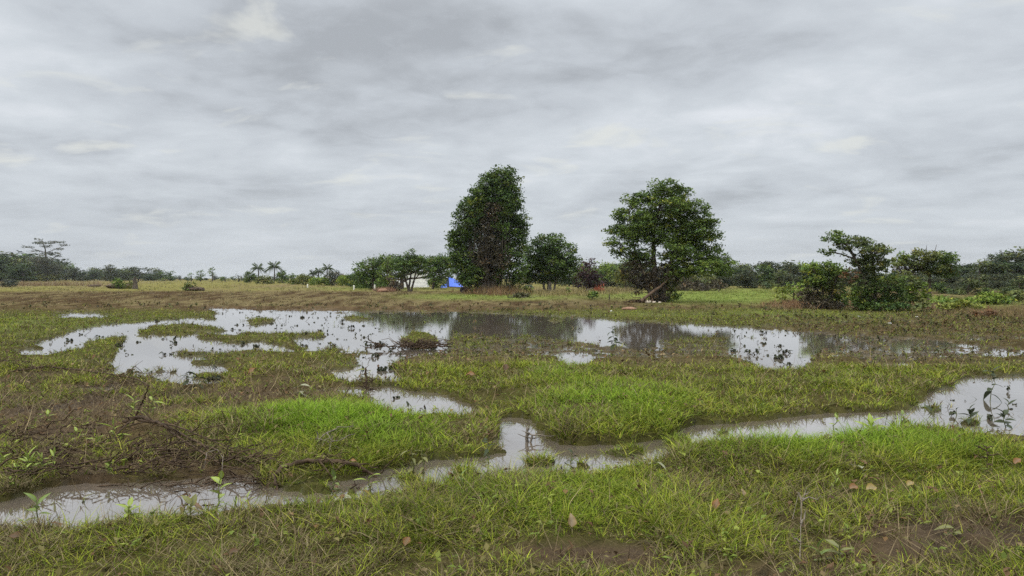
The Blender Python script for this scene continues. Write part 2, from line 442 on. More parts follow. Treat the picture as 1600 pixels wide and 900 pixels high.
sp = n.new('ShaderNodeMath'); sp.operation = 'MULTIPLY'; sp.inputs[1].default_value = .35; l.new(wet.outputs['Fac'], sp.inputs[0]); l.new(sp.outputs[0], b.inputs['Specular IOR Level'])
bp = n.new('ShaderNodeBump'); bp.inputs['Strength'].default_value = .8; bp.inputs['Distance'].default_value = .03
l.new(m14.outputs[0], bp.inputs['Height']); l.new(bp.outputs[0], b.inputs['Normal']); l.new(b.outputs[0], out.inputs[0])
g = mesh_np('ground', np.stack([xf, yf, Z], 1), Q, M_GROUND, c, True, {'wet': np.maximum(np.clip(1 - np.abs(Z + .005) / .05, 0, 1) * (yf < 60), .55 * rough * np.clip(.5 - 1.5 * nz, 0, 1))})
tag(g, kind='structure')

# ------------------------------------------------------------------ flood water
M_WATER, n, l, out = new_mat('flood_water')
d = n.new('ShaderNodeBsdfDiffuse'); d.inputs['Color'].default_value = (.150, .122, .094, 1)
gl = n.new('ShaderNodeBsdfGlossy'); gl.inputs['Roughness'].default_value = .025; gl.inputs['Color'].default_value = (.97, .96, .96, 1)
lw = n.new('ShaderNodeFresnel'); lw.inputs['IOR'].default_value = 1.9
lf = n.new('ShaderNodeMapRange'); lf.inputs[3].default_value = .37; lf.inputs[4].default_value = 1.0; l.new(lw.outputs[0], lf.inputs[0])
mx = n.new('ShaderNodeMixShader'); l.new(lf.outputs[0], mx.inputs[0]); l.new(d.outputs[0], mx.inputs[1]); l.new(gl.outputs[0], mx.inputs[2])
tc = n.new('ShaderNodeTexCoord'); t = n.new('ShaderNodeTexNoise'); t.inputs['Scale'].default_value = 5; t.inputs['Detail'].default_value = 3
l.new(tc.outputs['Object'], t.inputs[0])
bp = n.new('ShaderNodeBump'); bp.inputs['Strength'].default_value = .05; bp.inputs['Distance'].default_value = .02
l.new(t.outputs[0], bp.inputs['Height'])
for q in (gl, lw): l.new(bp.outputs[0], q.inputs['Normal'])
l.new(mx.outputs[0], out.inputs[0])
w = mesh_np('water', [(-70, 2.2, 0), (70, 2.2, 0), (70, 52, 0), (-70, 52, 0)], [(0, 1, 2, 3)], M_WATER)
tag(w, kind='structure')

# ------------------------------------------------------------------ grass
def ribbons(base, h, w, az, lean, curve, colr, segs=3, droop=0.25):
    """curved tapering blades: arrays of N"""
    N = len(h)
    t = np.linspace(0, 1, segs + 1)[None, :]
    hh = h[:, None]
    d_ = hh * (lean[:, None] * t + curve[:, None] * t * t)
    z = hh * (t - droop * curve[:, None] * t * t)
    ca, sa = np.cos(az), np.sin(az)
    tw = az + np.pi / 2 + rng.normal(0, .5, N)
    wd = w[:, None] * (1 - t ** 1.6 * 0.92) * 0.5
    ctr = np.stack([base[:, 0:1] + d_ * ca[:, None], base[:, 1:2] + d_ * sa[:, None], base[:, 2:3] + z], -1)
    side = np.stack([np.cos(tw)[:, None] * wd, np.sin(tw)[:, None] * wd, np.zeros_like(wd)], -1)
    V = np.stack([ctr - side, ctr + side], 2)                       # N, segs+1, 2, 3
    k = (segs + 1) * 2
    o = (np.arange(N) * k)[:, None]
    s = np.arange(segs)[None, :] * 2
    Qd = np.stack([o + s, o + s + 1, o + s + 3, o + s + 2], -1)
    cc = np.repeat(colr[:, None, :], k, 1)
    # blade bases are paler / browner sheaths
    return V.reshape(-1, 3), Qd.reshape(-1, 4), cc.reshape(-1, 3)


class Bag:
    def __init__(s): s.V, s.Q, s.C, s.n = [], [], [], 0
    def add(s, V, Qd, Cc):
        s.V.append(V); s.Q.append(Qd + s.n); s.C.append(Cc); s.n += len(V)
    def build(s, name, mat, parent=None, sm=True):
        return mesh_np(name, np.concatenate(s.V), np.concatenate(s.Q), mat, np.concatenate(s.C), sm, None, parent)


def scatter(y0, y1, n_, power, spread=1.12, off=1.2):
    """n_ points between the depths y0..y1; power 1 = even on the ground, 0 = thinning with distance"""
    q = rng.random(n_)
    e = power + 1.0
    y = (y0 ** e + q * (y1 ** e - y0 ** e)) ** (1 / e)
    x = (rng.random(n_) * 2 - 1) * (0.69 * y * spread + off)
    return x, y


GREENS = np.array([(.215, .265, .024), (.265, .300, .030), (.140, .190, .024), (.310, .300, .050), (.185, .255, .026)])
DRYS = np.array([(.27, .215, .10), (.20, .155, .08), (.32, .265, .14), (.15, .11, .065)])


def tufts(bag, x, y, per, hmul, wid, segs, spread, keep_bias=0.0, green_bias=0.0):
    z, w_, lu, ba, dr, gr = terrain(x, y, 'all')
    ba = np.clip(ba + .75 * np.clip(fbm(x / 1.1, y / 1.6, 161, 4) - .02, 0, 1) * (lu < .85), 0, 1)
    patch = fbm(x / .55, y / .55, 91, 3)
    pk = np.clip(0.50 + 0.55 * lu - 1.05 * ba + 0.95 * patch + keep_bias, 0.02, 1) * np.where(z > 0.004, 1, .7 * (z > -.025)) * (1 - 0.97 * dr)
    k = rng.random(len(x)) < pk
    x, y, z, lu, dr = x[k], y[k], z[k], lu[k], dr[k]
    N = len(x)
    cnt = np.maximum(2, (per * (0.5 + rng.random(N)) * (0.6 + 0.5 * lu))).astype(int)
    I = np.repeat(np.arange(N), cnt); M_ = len(I)
    ts = (0.55 + 0.9 * rng.random(N)) * (1 + .45 * patch[k])
    r = np.abs(rng.normal(0, spread, M_)) * (0.5 + y[I] / 12.0).clip(0.6, 2.2); az = rng.random(M_) * 2 * np.pi
    bx, by = x[I] + r * np.cos(az), y[I] + r * np.sin(az)
    bz = terrain(bx, by) - 0.01
    ok = bz > -0.045
    I, bx, by, bz, az = I[ok], bx[ok], by[ok], bz[ok], az[ok]; M_ = len(I)
    h = hmul * ts[I] * (0.55 + 0.45 * lu[I].clip(0, 1.2)) * (0.55 + 0.75 * rng.random(M_))
    wd = wid * (0.6 + 0.8 * rng.random(M_)) * (0.5 + y[I] / 9.0).clip(0.85, 3.2)
    flat = rng.random(M_)
    lean = np.where(flat < .35, rng.normal(.9, .35, M_), rng.normal(.3, .2, M_))
    curve = np.abs(rng.normal(.7, .5, M_))
    az = az + rng.normal(0, .7, M_)
    tone = rng.random(N)[I] * 0.6 + rng.random(M_) * 0.4
    gi = (tone * 4.999).astype(int)
    cc = GREENS[gi] * ((0.5 + 0.75 * rng.random(M_)) * (1 + .55 * fbm(x / .3, y / .45, 151, 3))[I])[:, None]
    lushc = np.array([.185, .320, .026])
    lf = np.clip((lu[I] - .6) * 1.1, 0, .75)[:, None]
    cc = cc * (1 - lf) + lushc * (0.75 + .5 * rng.random(M_))[:, None] * lf
    dryp = np.clip(0.48 - 0.42 * lu[I] + 0.75 * fbm(bx / .7, by / .9, 101, 4) - green_bias + .03 * (y[I] < 6.5), 0.04, .9)
    isd = rng.random(M_) < dryp
    cc = np.where(isd[:, None], DRYS[rng.integers(0, 4, M_)] * (0.4 + .75 * rng.random(M_))[:, None], cc)
    bag.add(*ribbons(np.stack([bx, by, bz], 1), h, wd, az, lean, curve, cc, segs, .3))


gb = Bag()
x, y = scatter(2.7, 6.6, 21000, 1.0); tufts(gb, x, y, 13, .098, .0060, 3, .05)
x, y = scatter(6.6, 13, 26000, 0.5); tufts(gb, x, y, 9, .10, .0066, 3, .055)
x, y = scatter(13, 42, 13000, 0.0, 1.2, 4); tufts(gb, x, y, 8, .115, .0065, 2, .07)
# low creeping blades fill the sward
x, y = scatter(2.7, 8.0, 24000, 1.0); tufts(gb, x, y, 7, .055, .0062, 2, .09)
x, y = scatter(8.0, 30.0, 22000, 0.2, 1.2, 3); tufts(gb, x, y, 7, .06, .007, 2, .13)
# rank fringe hanging over the water's edge
x, y = scatter(4, 42, 150000, 0.15, 1.15, 3)
z, w_, lu, ba, dr, gr = terrain(x, y, 'all')
k = (np.abs(z - .012) < .028) & (rng.random(len(x)) < .75 - .72 * dr) & (fbm(x / .4, y / .4, 141, 3) > -.25)
x, y, z, lu = x[k], y[k], z[k], lu[k]; N = len(x); I = np.repeat(np.arange(N), 4); M_ = len(I)
bx, by = x[I] + rng.normal(0, .03, M_), y[I] + rng.normal(0, .03, M_)
cc = np.where(rng.random((M_, 1)) < .5, GREENS[rng.integers(0, 5, M_)] * .75, DRYS[rng.integers(0, 4, M_)] * .6) * (.5 + .8 * rng.random((M_, 1)))
gb.add(*ribbons(np.stack([bx, by, terrain(bx, by) - .01], 1), .10 * (.4 + .9 * rng.random(M_)), .0068 * (.5 + y[I] / 9).clip(.85, 3) * (.6 + .7 * rng.random(M_)), rng.random(M_) * 6.28,
                np.abs(rng.normal(.5, .4, M_)), np.abs(rng.normal(.6, .4, M_)), cc, 2, .4))
tag(gb.build('grass', M_GRASS), 'short green grass covering the wet mounds between the pools', 'grass', kind='stuff')

# ------------------------------------------------------------------ dry grass and weeds of the far field
db = Bag()


def field_tufts(x, y, per, h0, wid, dens, pal, segs=2, hz_=0.0):
    z, w_, lu, ba, dr, gr = terrain(x, y, 'all')
    k = (rng.random(len(x)) < dens(x, y, lu, ba, dr, gr)) & (z > 0.0)
    x, y, z = x[k], y[k], z[k]
    N = len(x); I = np.repeat(np.arange(N), per); M_ = len(I)
    az = rng.random(M_) * 6.283; r = np.abs(rng.normal(0, .06 + .0022 * 40, M_)) * (y[I] / 40)
    bx, by = x[I] + r * np.cos(az), y[I] + r * np.sin(az)
    h = h0 * (0.4 + rng.random(N))[I] * (.5 + .7 * rng.random(M_))
    wd = wid * (y[I] / 30) * (.6 + .8 * rng.random(M_))
    cc = pal[rng.integers(0, len(pal), N)][I] * (.4 + .8 * rng.random(N))[I][:, None] * (.65 + .7 * rng.random(M_))[:, None]
    return ribbons(np.stack([bx, by, terrain(bx, by) - .02], 1), h, wd, az, np.abs(rng.normal(.5, .5, M_)), np.abs(rng.normal(.5, .5, M_)), cc, segs, .3)


DP = np.array([(.22, .165, .085), (.16, .115, .062), (.27, .21, .115), (.10, .07, .042), (.15, .145, .05)])
x, y = scatter(34, 130, 30000, 0.0, 1.25, 8)
db.add(*field_tufts(x, y, 7, .17, .017, lambda x, y, lu, ba, dr, gr: (.15 + .6 * dr) * (1 - gr) * (.45 + .8 * np.clip(fbm(x / 2.5, y / 4, 7, 3), -.4, 1)), DP))
x, y = scatter(100, 420, 7000, 0.0, 1.25, 10)
db.add(*field_tufts(x, y, 6, .35, .012, lambda x, y, lu, ba, dr, gr: .6 + 0 * x, np.array([(.25, .20, .09), (.20, .19, .065), (.16, .17, .055), (.27, .21, .12)])))
# straw trodden into the near mud
x, y = scatter(2.8, 13, 40000, .6)
z, w_, lu, ba, dr, gr = terrain(x, y, 'all')
k = (rng.random(len(x)) < .10 + .9 * ba) & (z > .003)
x, y, z = x[k], y[k], z[k]; N = len(x)
db.add(*ribbons(np.stack([x, y, z + .004], 1), .05 + .12 * rng.random(N), .004 * (.6 + .8 * rng.random(N)) * (.5 + y / 9), rng.random(N) * 6.28,
                1.2 + rng.random(N), .3 * rng.normal(0, 1, N), DP[rng.integers(0, 4, N)] * (.5 + .6 * rng.random(N))[:, None], 2, .9))
# long dead stems lying flattened in the near turf
x, y = scatter(2.8, 14, 5200, .5); z, w_, lu, ba, dr, gr = terrain(x, y, 'all'); k = (z > .003) & (rng.random(len(x)) < .75 - .5 * lu + .3 * ba); x, y, z = x[k], y[k], z[k]; N = len(x)
db.add(*ribbons(np.stack([x, y, z + .03 * rng.random(N)], 1), .10 + .16 * rng.random(N), .0036 * (.6 + .7 * rng.random(N)) * (.5 + y / 9), rng.random(N) * 6.28, 1.0 + rng.random(N), .35 * rng.normal(0, 1, N),
                DP[rng.integers(0, 4, N)] * (.7 + .8 * rng.random(N))[:, None], 3, .9))
# tall rusty grass round the foot of the tall tree
for (u, v, ru, rv, n_, h0, pal) in ((772, 461, 38, 3.5, 420, 1.0, [(.22, .135, .07), (.17, .10, .055), (.25, .18, .09)]),
                                   (870, 462, 60, 4, 380, .6, [(.30, .24, .11), (.24, .2, .09)]), (1270, 480, 55, 4, 500, .45, [(.27, .17, .09), (.2, .12, .07)]),
                                   (605, 457, 14, 1.5, 160, .6, [(.24, .13, .09), (.3, .2, .12)]), (960, 456, 35, 2, 200, .5, [(.25, .2, .11), (.22, .18, .08)]),
                                   (60, 447, 90, 1.2, 300, 1.2, [(.26, .2, .12), (.22, .15, .09)]), (1420, 484, 60, 3, 260, .4, [(.25, .16, .1), (.2, .14, .08)]),
                                   (1560, 492, 70, 6, 500, .35, [(.22, .15, .085), (.2, .16, .07)])):
    uu, vv = u + ru * rng.normal(0, .6, n_), np.maximum(v + rv * rng.normal(0, .6, n_), 441)
    x, y = gp(uu, vv); pal = np.array(pal)
    I = np.repeat(np.arange(n_), 6); M_ = len(I); az = rng.random(M_) * 6.28
    bx, by = x[I] + rng.normal(0, .12, M_), y[I] + rng.normal(0, .12, M_)
    db.add(*ribbons(np.stack([bx, by, terrain(bx, by) - .02], 1), h0 * (.4 + .6 * rng.random(M_)), .028 * (y[I] / 66) * (.6 + .8 * rng.random(M_)), az,
                    np.abs(rng.normal(.2, .2, M_)), np.abs(rng.normal(.3, .3, M_)), pal[rng.integers(0, len(pal), n_)][I] * (.7 + .6 * rng.random(M_))[:, None], 2, .2))
x, y = scatter(34, 110, 26000, 0.0, 1.2, 5)
db.add(*field_tufts(x, y, 6, .13, .016, lambda x, y, lu, ba, dr, gr: .9 * gr + .10 * (1 - dr), np.array([(.15, .20, .035), (.20, .235, .05), (.11, .15, .03), (.24, .23, .07)])))
tag(db.build('dry_grass', M_DRY), 'dry tan grass and stubble over the ploughed far field', 'dry grass', kind='stuff')

# broad-leaved weeds of the wet mud on the right and at the pond edges (uncountable)
wb = Bag()


def leafquads(p, L, Wd, az, el, cc):
    """single folded leaves: diamond of two quads"""
    N = len(p); ca, sa, ce, se = np.cos(az), np.sin(az), np.cos(el), np.sin(el)
    d = np.stack([ca * ce, sa * ce, se], 1) * L[:, None]
    s = np.stack([-sa, ca, np.zeros(N)], 1) * Wd[:, None] * .5
    up = np.stack([-ca * se, -sa * se, ce], 1) * (Wd * .25)[:, None]
    V = np.stack([p, p + d * .45 + s + up, p + d, p + d * .45 - s + up, p + d * .5], 1)
    o = (np.arange(N) * 5)[:, None]
    Qd = np.stack([o + np.array([[0, 4, 2, 1]]), o + np.array([[0, 3, 2, 4]])], 1).reshape(-1, 4)
    return V.reshape(-1, 3), Qd, np.repeat(cc[:, None], 5, 1).reshape(-1, 3)


WP = np.array([(.06, .070, .026), (.085, .080, .030), (.11, .075, .036), (.05, .045, .024), (.12, .12, .036), (.15, .095, .045)])


def weeds(x, y, per, hh, L0, dens, pal=WP, zmin=-.06):
    z, w_, lu, ba, dr, gr = terrain(x, y, 'all')
    k = (rng.random(len(x)) < dens(x, y, z, dr, w_)) & (z > zmin)
    x, y, z = x[k], y[k], z[k]; N = len(x)
    h = hh * (.35 + rng.random(N))
    az = rng.random(N) * 6.28
    b0 = np.stack([x, y, np.maximum(z, -.05)], 1)
    pc = pal[rng.integers(0, len(pal), N)]
    ln = rng.normal(.15, .15, N)
    wb.add(*ribbons(b0, h + .04, np.full(N, .006) * (y / 18).clip(.7, 3), az, ln, np.zeros(N), pc * .8, 2, 0))
    I = np.repeat(np.arange(N), per); M_ = len(I)
    t_ = .35 + .65 * rng.random(M_)
    p = b0[I] + np.stack([np.cos(az[I]) * ln[I] * h[I] * t_, np.sin(az[I]) * ln[I] * h[I] * t_, h[I] * t_ + .03], 1)
    Lf = L0 * (.6 + .8 * rng.random(M_)) * (y[I] / 25).clip(.75, 1.6)
    wb.add(*leafquads(p, Lf, Lf * .6, rng.random(M_) * 6.28, rng.normal(-.1, .5, M_), pc[I] * (.7 + .6 * rng.random(M_))[:, None]))


x, y = scatter(13, 42, 26000, 0.1, 1.2, 4)
weeds(x, y, 5, .13, .09, lambda x, y, z, dr, w_: np.where(y < 36, (.06 + 1.0 * dr) * (x > -.12 * y) * np.clip(1.1 - 12 * np.clip(-z, 0, 1), .12, 1) * (.5 + .8 * np.clip(fbm(x / 1.5, y / 2.5, 131, 3), -.5, 1)), .05))
x, y = scatter(3.2, 30, 24000, 0.2)
weeds(x, y, 4, .07, .055, lambda x, y, z, dr, w_: .22 * (z > 0) + .16 * (np.abs(z) < .02), np.array([(.13, .17, .03), (.15, .13, .045), (.21, .24, .045), (.13, .08, .04)]), -.02)
x, y = scatter(20, 46, 3000, 0.2, 1.1, 2)
weeds(x, y, 4, .12, .09, lambda x, y, z, dr, w_: .9 * ((x / y > -.1) & (x / y < .30) & (y > 14) & (np.abs(px_of(x, y)[1] - 540) < 16)), WP[[0, 2, 3, 5]])
# fallen leaf scraps among the near grass
x, y = scatter(3, 16, 9000, .5); z, w_, lu, ba, dr, gr = terrain(x, y, 'all'); k = (z > .0) & (rng.random(len(x)) < .35 + .5 * ba - .25 * lu); x, y, z = x[k], y[k], z[k]; N = len(x)
LP_ = np.array([(.16, .095, .04), (.22, .16, .075), (.10, .062, .035), (.13, .07, .035), (.2, .17, .06)])
wb.add(*leafquads(np.stack([x, y, z + .015 + .05 * rng.random(N)], 1), .05 * (.5 + rng.random(N)) * (.6 + y / 14), .032 * (.6 + .8 * rng.random(N)) * (.6 + y / 14), rng.random(N) * 6.28, rng.normal(0, .45, N), LP_[rng.integers(0, 5, N)] * (.6 + .7 * rng.random((N, 1)))))
tag(wb.build('weeds', M_WEED), 'low dark weeds growing in the wet brown mud', 'weeds', kind='stuff')

# ------------------------------------------------------------------ trees
def tube_vq(pts, rad, sides=6):
    pts = np.asarray(pts, float); rad = np.asarray(rad, float); n_ = len(pts)
    d = np.gradient(pts, axis=0); d /= np.linalg.norm(d, axis=1)[:, None] + 1e-9
    ref = np.where(np.abs(d[:, 2:3]) > .9, np.array([[1., 0, 0]]), np.array([[0, 0, 1.]]))
    a = np.cross(d, ref); a /= np.linalg.norm(a, axis=1)[:, None] + 1e-9
    b_ = np.cross(d, a)
    th = np.arange(sides) / sides * 2 * np.pi
    V = pts[:, None] + rad[:, None, None] * (np.cos(th)[None, :, None] * a[:, None] + np.sin(th)[None, :, None] * b_[:, None])
    i = np.arange(n_ - 1)[:, None] * sides; j = np.arange(sides)[None, :]; j2 = (j + 1) % sides
    Qd = np.stack([i + j, i + j2, i + sides + j2, i + sides + j], -1).reshape(-1, 4)
    return V.reshape(-1, 3), Qd


class Tubes:
    def __init__(s): s.V, s.Q, s.n = [], [], 0
    def add(s, pts, rad, sides=6):
        V, Qd = tube_vq(pts, rad, sides); s.V.append(V); s.Q.append(Qd + s.n); s.n += len(V)
    def raw(s, V, Qd):
        V = np.asarray(V, float); s.V.append(V); s.Q.append(np.asarray(Qd) + s.n); s.n += len(V)
    def build(s, name, mat, parent=None, sm=True):
        return mesh_np(name, np.concatenate(s.V), np.concatenate(s.Q), mat, None, sm, None, parent)


def wander(p0, p1, n_=6, amp=.08, sag=0.0, r=rng):
    p0, p1 = np.array(p0, float), np.array(p1, float)
    t = np.linspace(0, 1, n_)[:, None]; L = np.linalg.norm(p1 - p0)
    P = p0 + (p1 - p0) * t
    P[1:-1] += r.normal(0, amp * L, (n_ - 2, 3)) * np.sin(np.pi * t[1:-1])
    P[:, 2] += sag * L * np.sin(np.pi * t[:, 0])
    return P


def bx_vq(c0, c1):
    x0, y0, z0 = c0; x1, y1, z1 = c1
    V = [(x0, y0, z0), (x1, y0, z0), (x1, y1, z0), (x0, y1, z0), (x0, y0, z1), (x1, y0, z1), (x1, y1, z1), (x0, y1, z1)]
    return V, [(0, 3, 2, 1), (4, 5, 6, 7), (0, 1, 5, 4), (1, 2, 6, 5), (2, 3, 7, 6), (3, 0, 4, 7)]


def crown_np(centres, cr, m_, L, cols, flat=.55, jit=.35, elong=.5, up=.5):
    """leaf clumps: centres (N,3) with colour (N,3) -> diamonds"""
    N = len(centres); I = np.repeat(np.arange(N), m_); M_ = len(I)
    off = rng.normal(0, 1, (M_, 3)) * np.array([cr, cr, cr * flat]) * .6
    p = centres[I] + off
    nrm = rng.normal(0, 1, (M_, 3)); nrm[:, 2] = np.abs(nrm[:, 2]) + up
    nrm /= np.linalg.norm(nrm, axis=1)[:, None]
    d = np.cross(nrm, rng.normal(0, 1, (M_, 3))); d /= np.linalg.norm(d, axis=1)[:, None] + 1e-9
    s = np.cross(nrm, d)
    Ls = (L * (.55 + .9 * rng.random(M_)))[:, None]
    V = np.stack([p - d * Ls * .5, p + s * Ls * elong * .5, p + d * Ls * .5, p - s * Ls * elong * .5], 1)
    Qd = np.arange(M_ * 4).reshape(-1, 4)
    cc = cols[I] * (1 + jit * (rng.random((M_, 1)) - .5) * 2)
    return V.reshape(-1, 3), Qd, np.repeat(cc[:, None], 4, 1).reshape(-1, 3)


def lobe_centres(lobes, dens, cr, shell=.55):
    """lobes: (x, y, z, rx, ry, rz, dens mult, palette index)"""
    out, pi, li = [], [], []
    for k, (x, y, z, rx, ry, rz, dm, pal) in enumerate(lobes):
        n_ = max(4, int(dens * dm * (rx * rz + rx * ry + ry * rz) / (cr * cr)))
        v = rng.normal(0, 1, (n_, 3)); v /= np.linalg.norm(v, axis=1)[:, None]
        r = shell + (1.04 - shell) * rng.random((n_, 1)) ** .7
        out.append(np.array([x, y, z]) + v * r * np.array([rx, ry, rz])); pi += [pal] * n_; li += [k] * n_
    return np.concatenate(out), np.array(pi), np.array(li)


PAL = {
    'deep': [(0.059, 0.096, 0.024), (0.124, 0.180, 0.040), (0.083, 0.130, 0.033)],
    'mid': [(0.085, 0.130, 0.031), (0.165, 0.228, 0.046), (0.118, 0.174, 0.040)],
    'bright': [(0.142, 0.204, 0.037), (0.236, 0.306, 0.050), (0.177, 0.246, 0.046)],
    'forest': [(.034, .054, .022), (.072, .102, .036), (.05, .075, .03)],
    'dull': [(.045, .058, .030), (.088, .10, .048), (.065, .078, .038)],
    'moss': [(0.065, 0.086, 0.029), (0.147, 0.174, 0.053), (0.100, 0.126, 0.040)],
    'brown': [(0.073, 0.062, 0.040), (0.124, 0.102, 0.064), (0.100, 0.078, 0.051)],
    'olive': [(0.118, 0.138, 0.040), (0.195, 0.204, 0.061), (0.147, 0.166, 0.051)],
    'purple': [(.040, .024, .024), (.075, .040, .036), (.05, .03, .03)],
    'grey': [(0.088, 0.102, 0.068), (0.130, 0.138, 0.094), (0.106, 0.120, 0.083)],
    'yellow': [(0.177, 0.210, 0.039), (0.248, 0.270, 0.055), (0.212, 0.240, 0.050)],
    'rust': [(0.189, 0.102, 0.050), (0.142, 0.084, 0.044), (0.236, 0.144, 0.066)],
}
PKEYS = list(PAL)


def pal_cols(pi):
    A = np.array([PAL[k] for k in PKEYS])
    c0 = A[pi, 0]; c1 = A[pi, 1]
    t = rng.random((len(pi), 1)) ** 1.2 * 1.25 - .1
    w_ = rng.random((len(pi), 1)); tint = np.where(w_ < .08, np.array([[1.5, 1.15, .9]]), np.where(w_ > .85, np.array([[.85, .95, 1.35]]), 1.0))
    return np.clip((c0 + (c1 - c0) * t) * tint, .01, 1)


def px_tree(name, label, cat, u0, vb, lobes, trunks, Lpx=5.0, cr_px=9, m_=14, dens=1.0, group=None, pal='deep', depth=.9, limbs=True,
            bark=None, flat=.6, tw=.02, shell=.55, elong=.5, up=.5, strands=None):
    """lobes/trunks are measured on the photograph in pixels and turned into metres at the depth of the tree's foot"""
    Y = H_EYE * FPX / (vb - HZ); s = Y / FPX; x0 = (u0 - 800) * s
    zb = zat(x0, Y) - .05
    root = empty(name, (x0, Y, zb)); tag(root, label, cat, group)
    L3 = []
    for lb in lobes:
        u, v, ru, rv = lb[:4]; dm = lb[4] if len(lb) > 4 else 1.0; pl = lb[5] if len(lb) > 5 else pal; dy = lb[6] if len(lb) > 6 else None
        ry = ru * depth
        yy = (rng.normal(0, .35) * ru if dy is None else dy)
        L3.append(((u - u0) * s, yy * s, (vb - v) * s, ru * s, ry * s, rv * s, dm, PKEYS.index(pl)))
    cr = cr_px * s
    cen, pi, li = lobe_centres(L3, dens, cr, shell)
    keep = cen[:, 2] > .1 * cr
    cen, pi, li = cen[keep], pi[keep], li[keep]
    V, Qd, Cc = crown_np(cen, cr, m_, Lpx * s, pal_cols(pi), flat, elong=elong, up=up)
    V[:, 2] = np.maximum(V[:, 2], .02)
    mesh_np('crown', V, Qd, M_LEAF, Cc, False, None, root)
    tb = Tubes()
    ends = []
    for tr in trunks:                                    # polyline [(u, v, radius m), ...]
        P = np.array([((u - u0) * s, dy_ * s, (vb - v) * s) for (u, v, _, dy_) in [(q + (0,))[:4] for q in tr]])
        rr = np.array([q[2] for q in tr])
        tt = np.linspace(0, len(P) - 1, len(P) * 4)
        PP = np.stack([np.interp(tt, np.arange(len(P)), P[:, k]) for k in range(3)], 1)
        PP[1:-1] += rng.normal(0, .12, (len(PP) - 2, 3)) * np.interp(tt, np.arange(len(P)), rr)[1:-1, None]
        tb.add(PP, np.interp(tt, np.arange(len(P)), rr), 8)
        ends.append((PP, np.interp(tt, np.arange(len(P)), rr)))
    if limbs and ends:
        for k, lb in enumerate(L3):
            c = np.array(lb[:3])
            best = None
            for PP, rr in ends:                             # leave the trunk below the lobe
                q = PP.copy(); dist = np.linalg.norm(q - c, axis=1) + 1.5 * np.maximum(0, q[:, 2] - c[2])
                j = max(1, int(np.argmin(dist)) - 2)
                if best is None or dist[j] < best[0]: best = (dist[j], PP[j], rr[j])
            r0 = max(.012, min(best[2] * .6, .035 * np.linalg.norm(c - best[1]) + .01))
            B = wander(best[1], c, 7, .07, .06)
            tb.add(B, np.linspace(r0, r0 * .45, 7), 5)
            ids = np.where(li == k)[0]
            for j in ids[::3]:
                tb.add(wander(B[rng.integers(3, 7)], cen[j], 4, .07), np.linspace(r0 * .4, r0 * .1, 4), 3)
    for st in (strands or []):
        tb.add(wander(((st[0] - u0) * s, st[4] * s, (vb - st[1]) * s), ((st[2] - u0) * s, st[4] * s, (vb - st[3]) * s), 6, .02), np.linspace(st[5], st[5] * .6, 6), 4)
    if tb.n: tb.build('trunk', bark or M_BARK, root)
    return root


rng = np.random.default_rng(21)
# --- the tall tree
fr = -22
strands = []
for k in range(44):
    u_ = 742 + 55 * rng.random(); v0 = 335 + 70 * rng.random()
    strands.append((u_, v0, u_ + rng.normal(0, 4), v0 + 30 + 60 * rng.random(), -18 + 14 * rng.random(), .035))
px_tree('tall_tree', 'tallest tree, a dense dark green dome with brown hanging growth down its middle', 'tree', 763, 462,
        [(782, 282, 24, 22), (766, 290, 18, 18), (798, 294, 18, 20), (768, 304, 30, 26), (750, 308, 20, 20), (738, 335, 22, 24), (814, 355, 10, 22), (811, 385, 12, 22), (810, 425, 14, 18), (716, 400, 18, 26), (712, 372, 12, 16), (796, 312, 22, 26), (802, 340, 20, 26), (744, 326, 24, 24), (730, 352, 22, 28), (800, 372, 22, 28),
         (720, 384, 19, 28), (724, 415, 21, 24), (802, 402, 18, 20), (775, 335, 34, 34, 1, 'deep', 14), (760, 375, 40, 45, 1, 'deep', 26), (757, 420, 36, 26, .8, 'deep', 30),
         (786, 350, 14, 26, .8, 'deep', -14), (727, 440, 15, 14, 1, 'deep'), (733, 432, 12, 24, .8, 'mid', -10),
         (790, 430, 18, 18, .9, 'deep', -6), (745, 430, 14, 20, .8, 'deep', -10), (764, 370, 20, 40, .55, 'brown', -10), (776, 410, 24, 22, .6, 'brown', -8), (752, 405, 18, 26, .7, 'brown', -8), (768, 425, 28, 16, .7, 'brown', 0),
         (770, 340, 16, 22, .5, 'brown', -16)],
        [[(758, 464, .75), (757, 440, .55), (760, 410, .42), (766, 370, .3), (774, 320, .18), (780, 280, .06)],
         [(768, 464, .55), (772, 435, .4), (782, 400, .28), (793, 360, .16), (797, 320, .06)],
         [(752, 464, .5), (746, 435, .35), (736, 400, .22), (733, 350, .1)], [(774, 464, .4, 6), (778, 430, .3, 8), (770, 380, .2, 10)]],
        Lpx=3.9, cr_px=6.0, m_=24, dens=2.0, flat=.6, strands=strands, shell=.35)
# --- round dark tree beside it
px_tree('round_tree', 'low round dark green tree standing just right of the tallest tree', 'tree', 858, 460,
        [(860, 385, 26, 20), (838, 395, 22, 20), (880, 397, 22, 20), (828, 415, 20, 18), (895, 412, 13, 13), (860, 410, 34, 24, 1, 'deep', -8), (845, 428, 28, 16),
         (880, 425, 24, 18), (822, 432, 14, 12), (862, 420, 30, 24, 1, 'deep', 20)],
        [[(858, 462, .22), (858, 440, .18), (860, 405, .1)], [(853, 462, .12), (848, 440, .1), (840, 410, .06)], [(864, 462, .12), (870, 435, .09), (880, 405, .05)]],
        Lpx=3.9, cr_px=6.0, m_=22, dens=1.8, bark=M_PALEBARK, shell=.4)
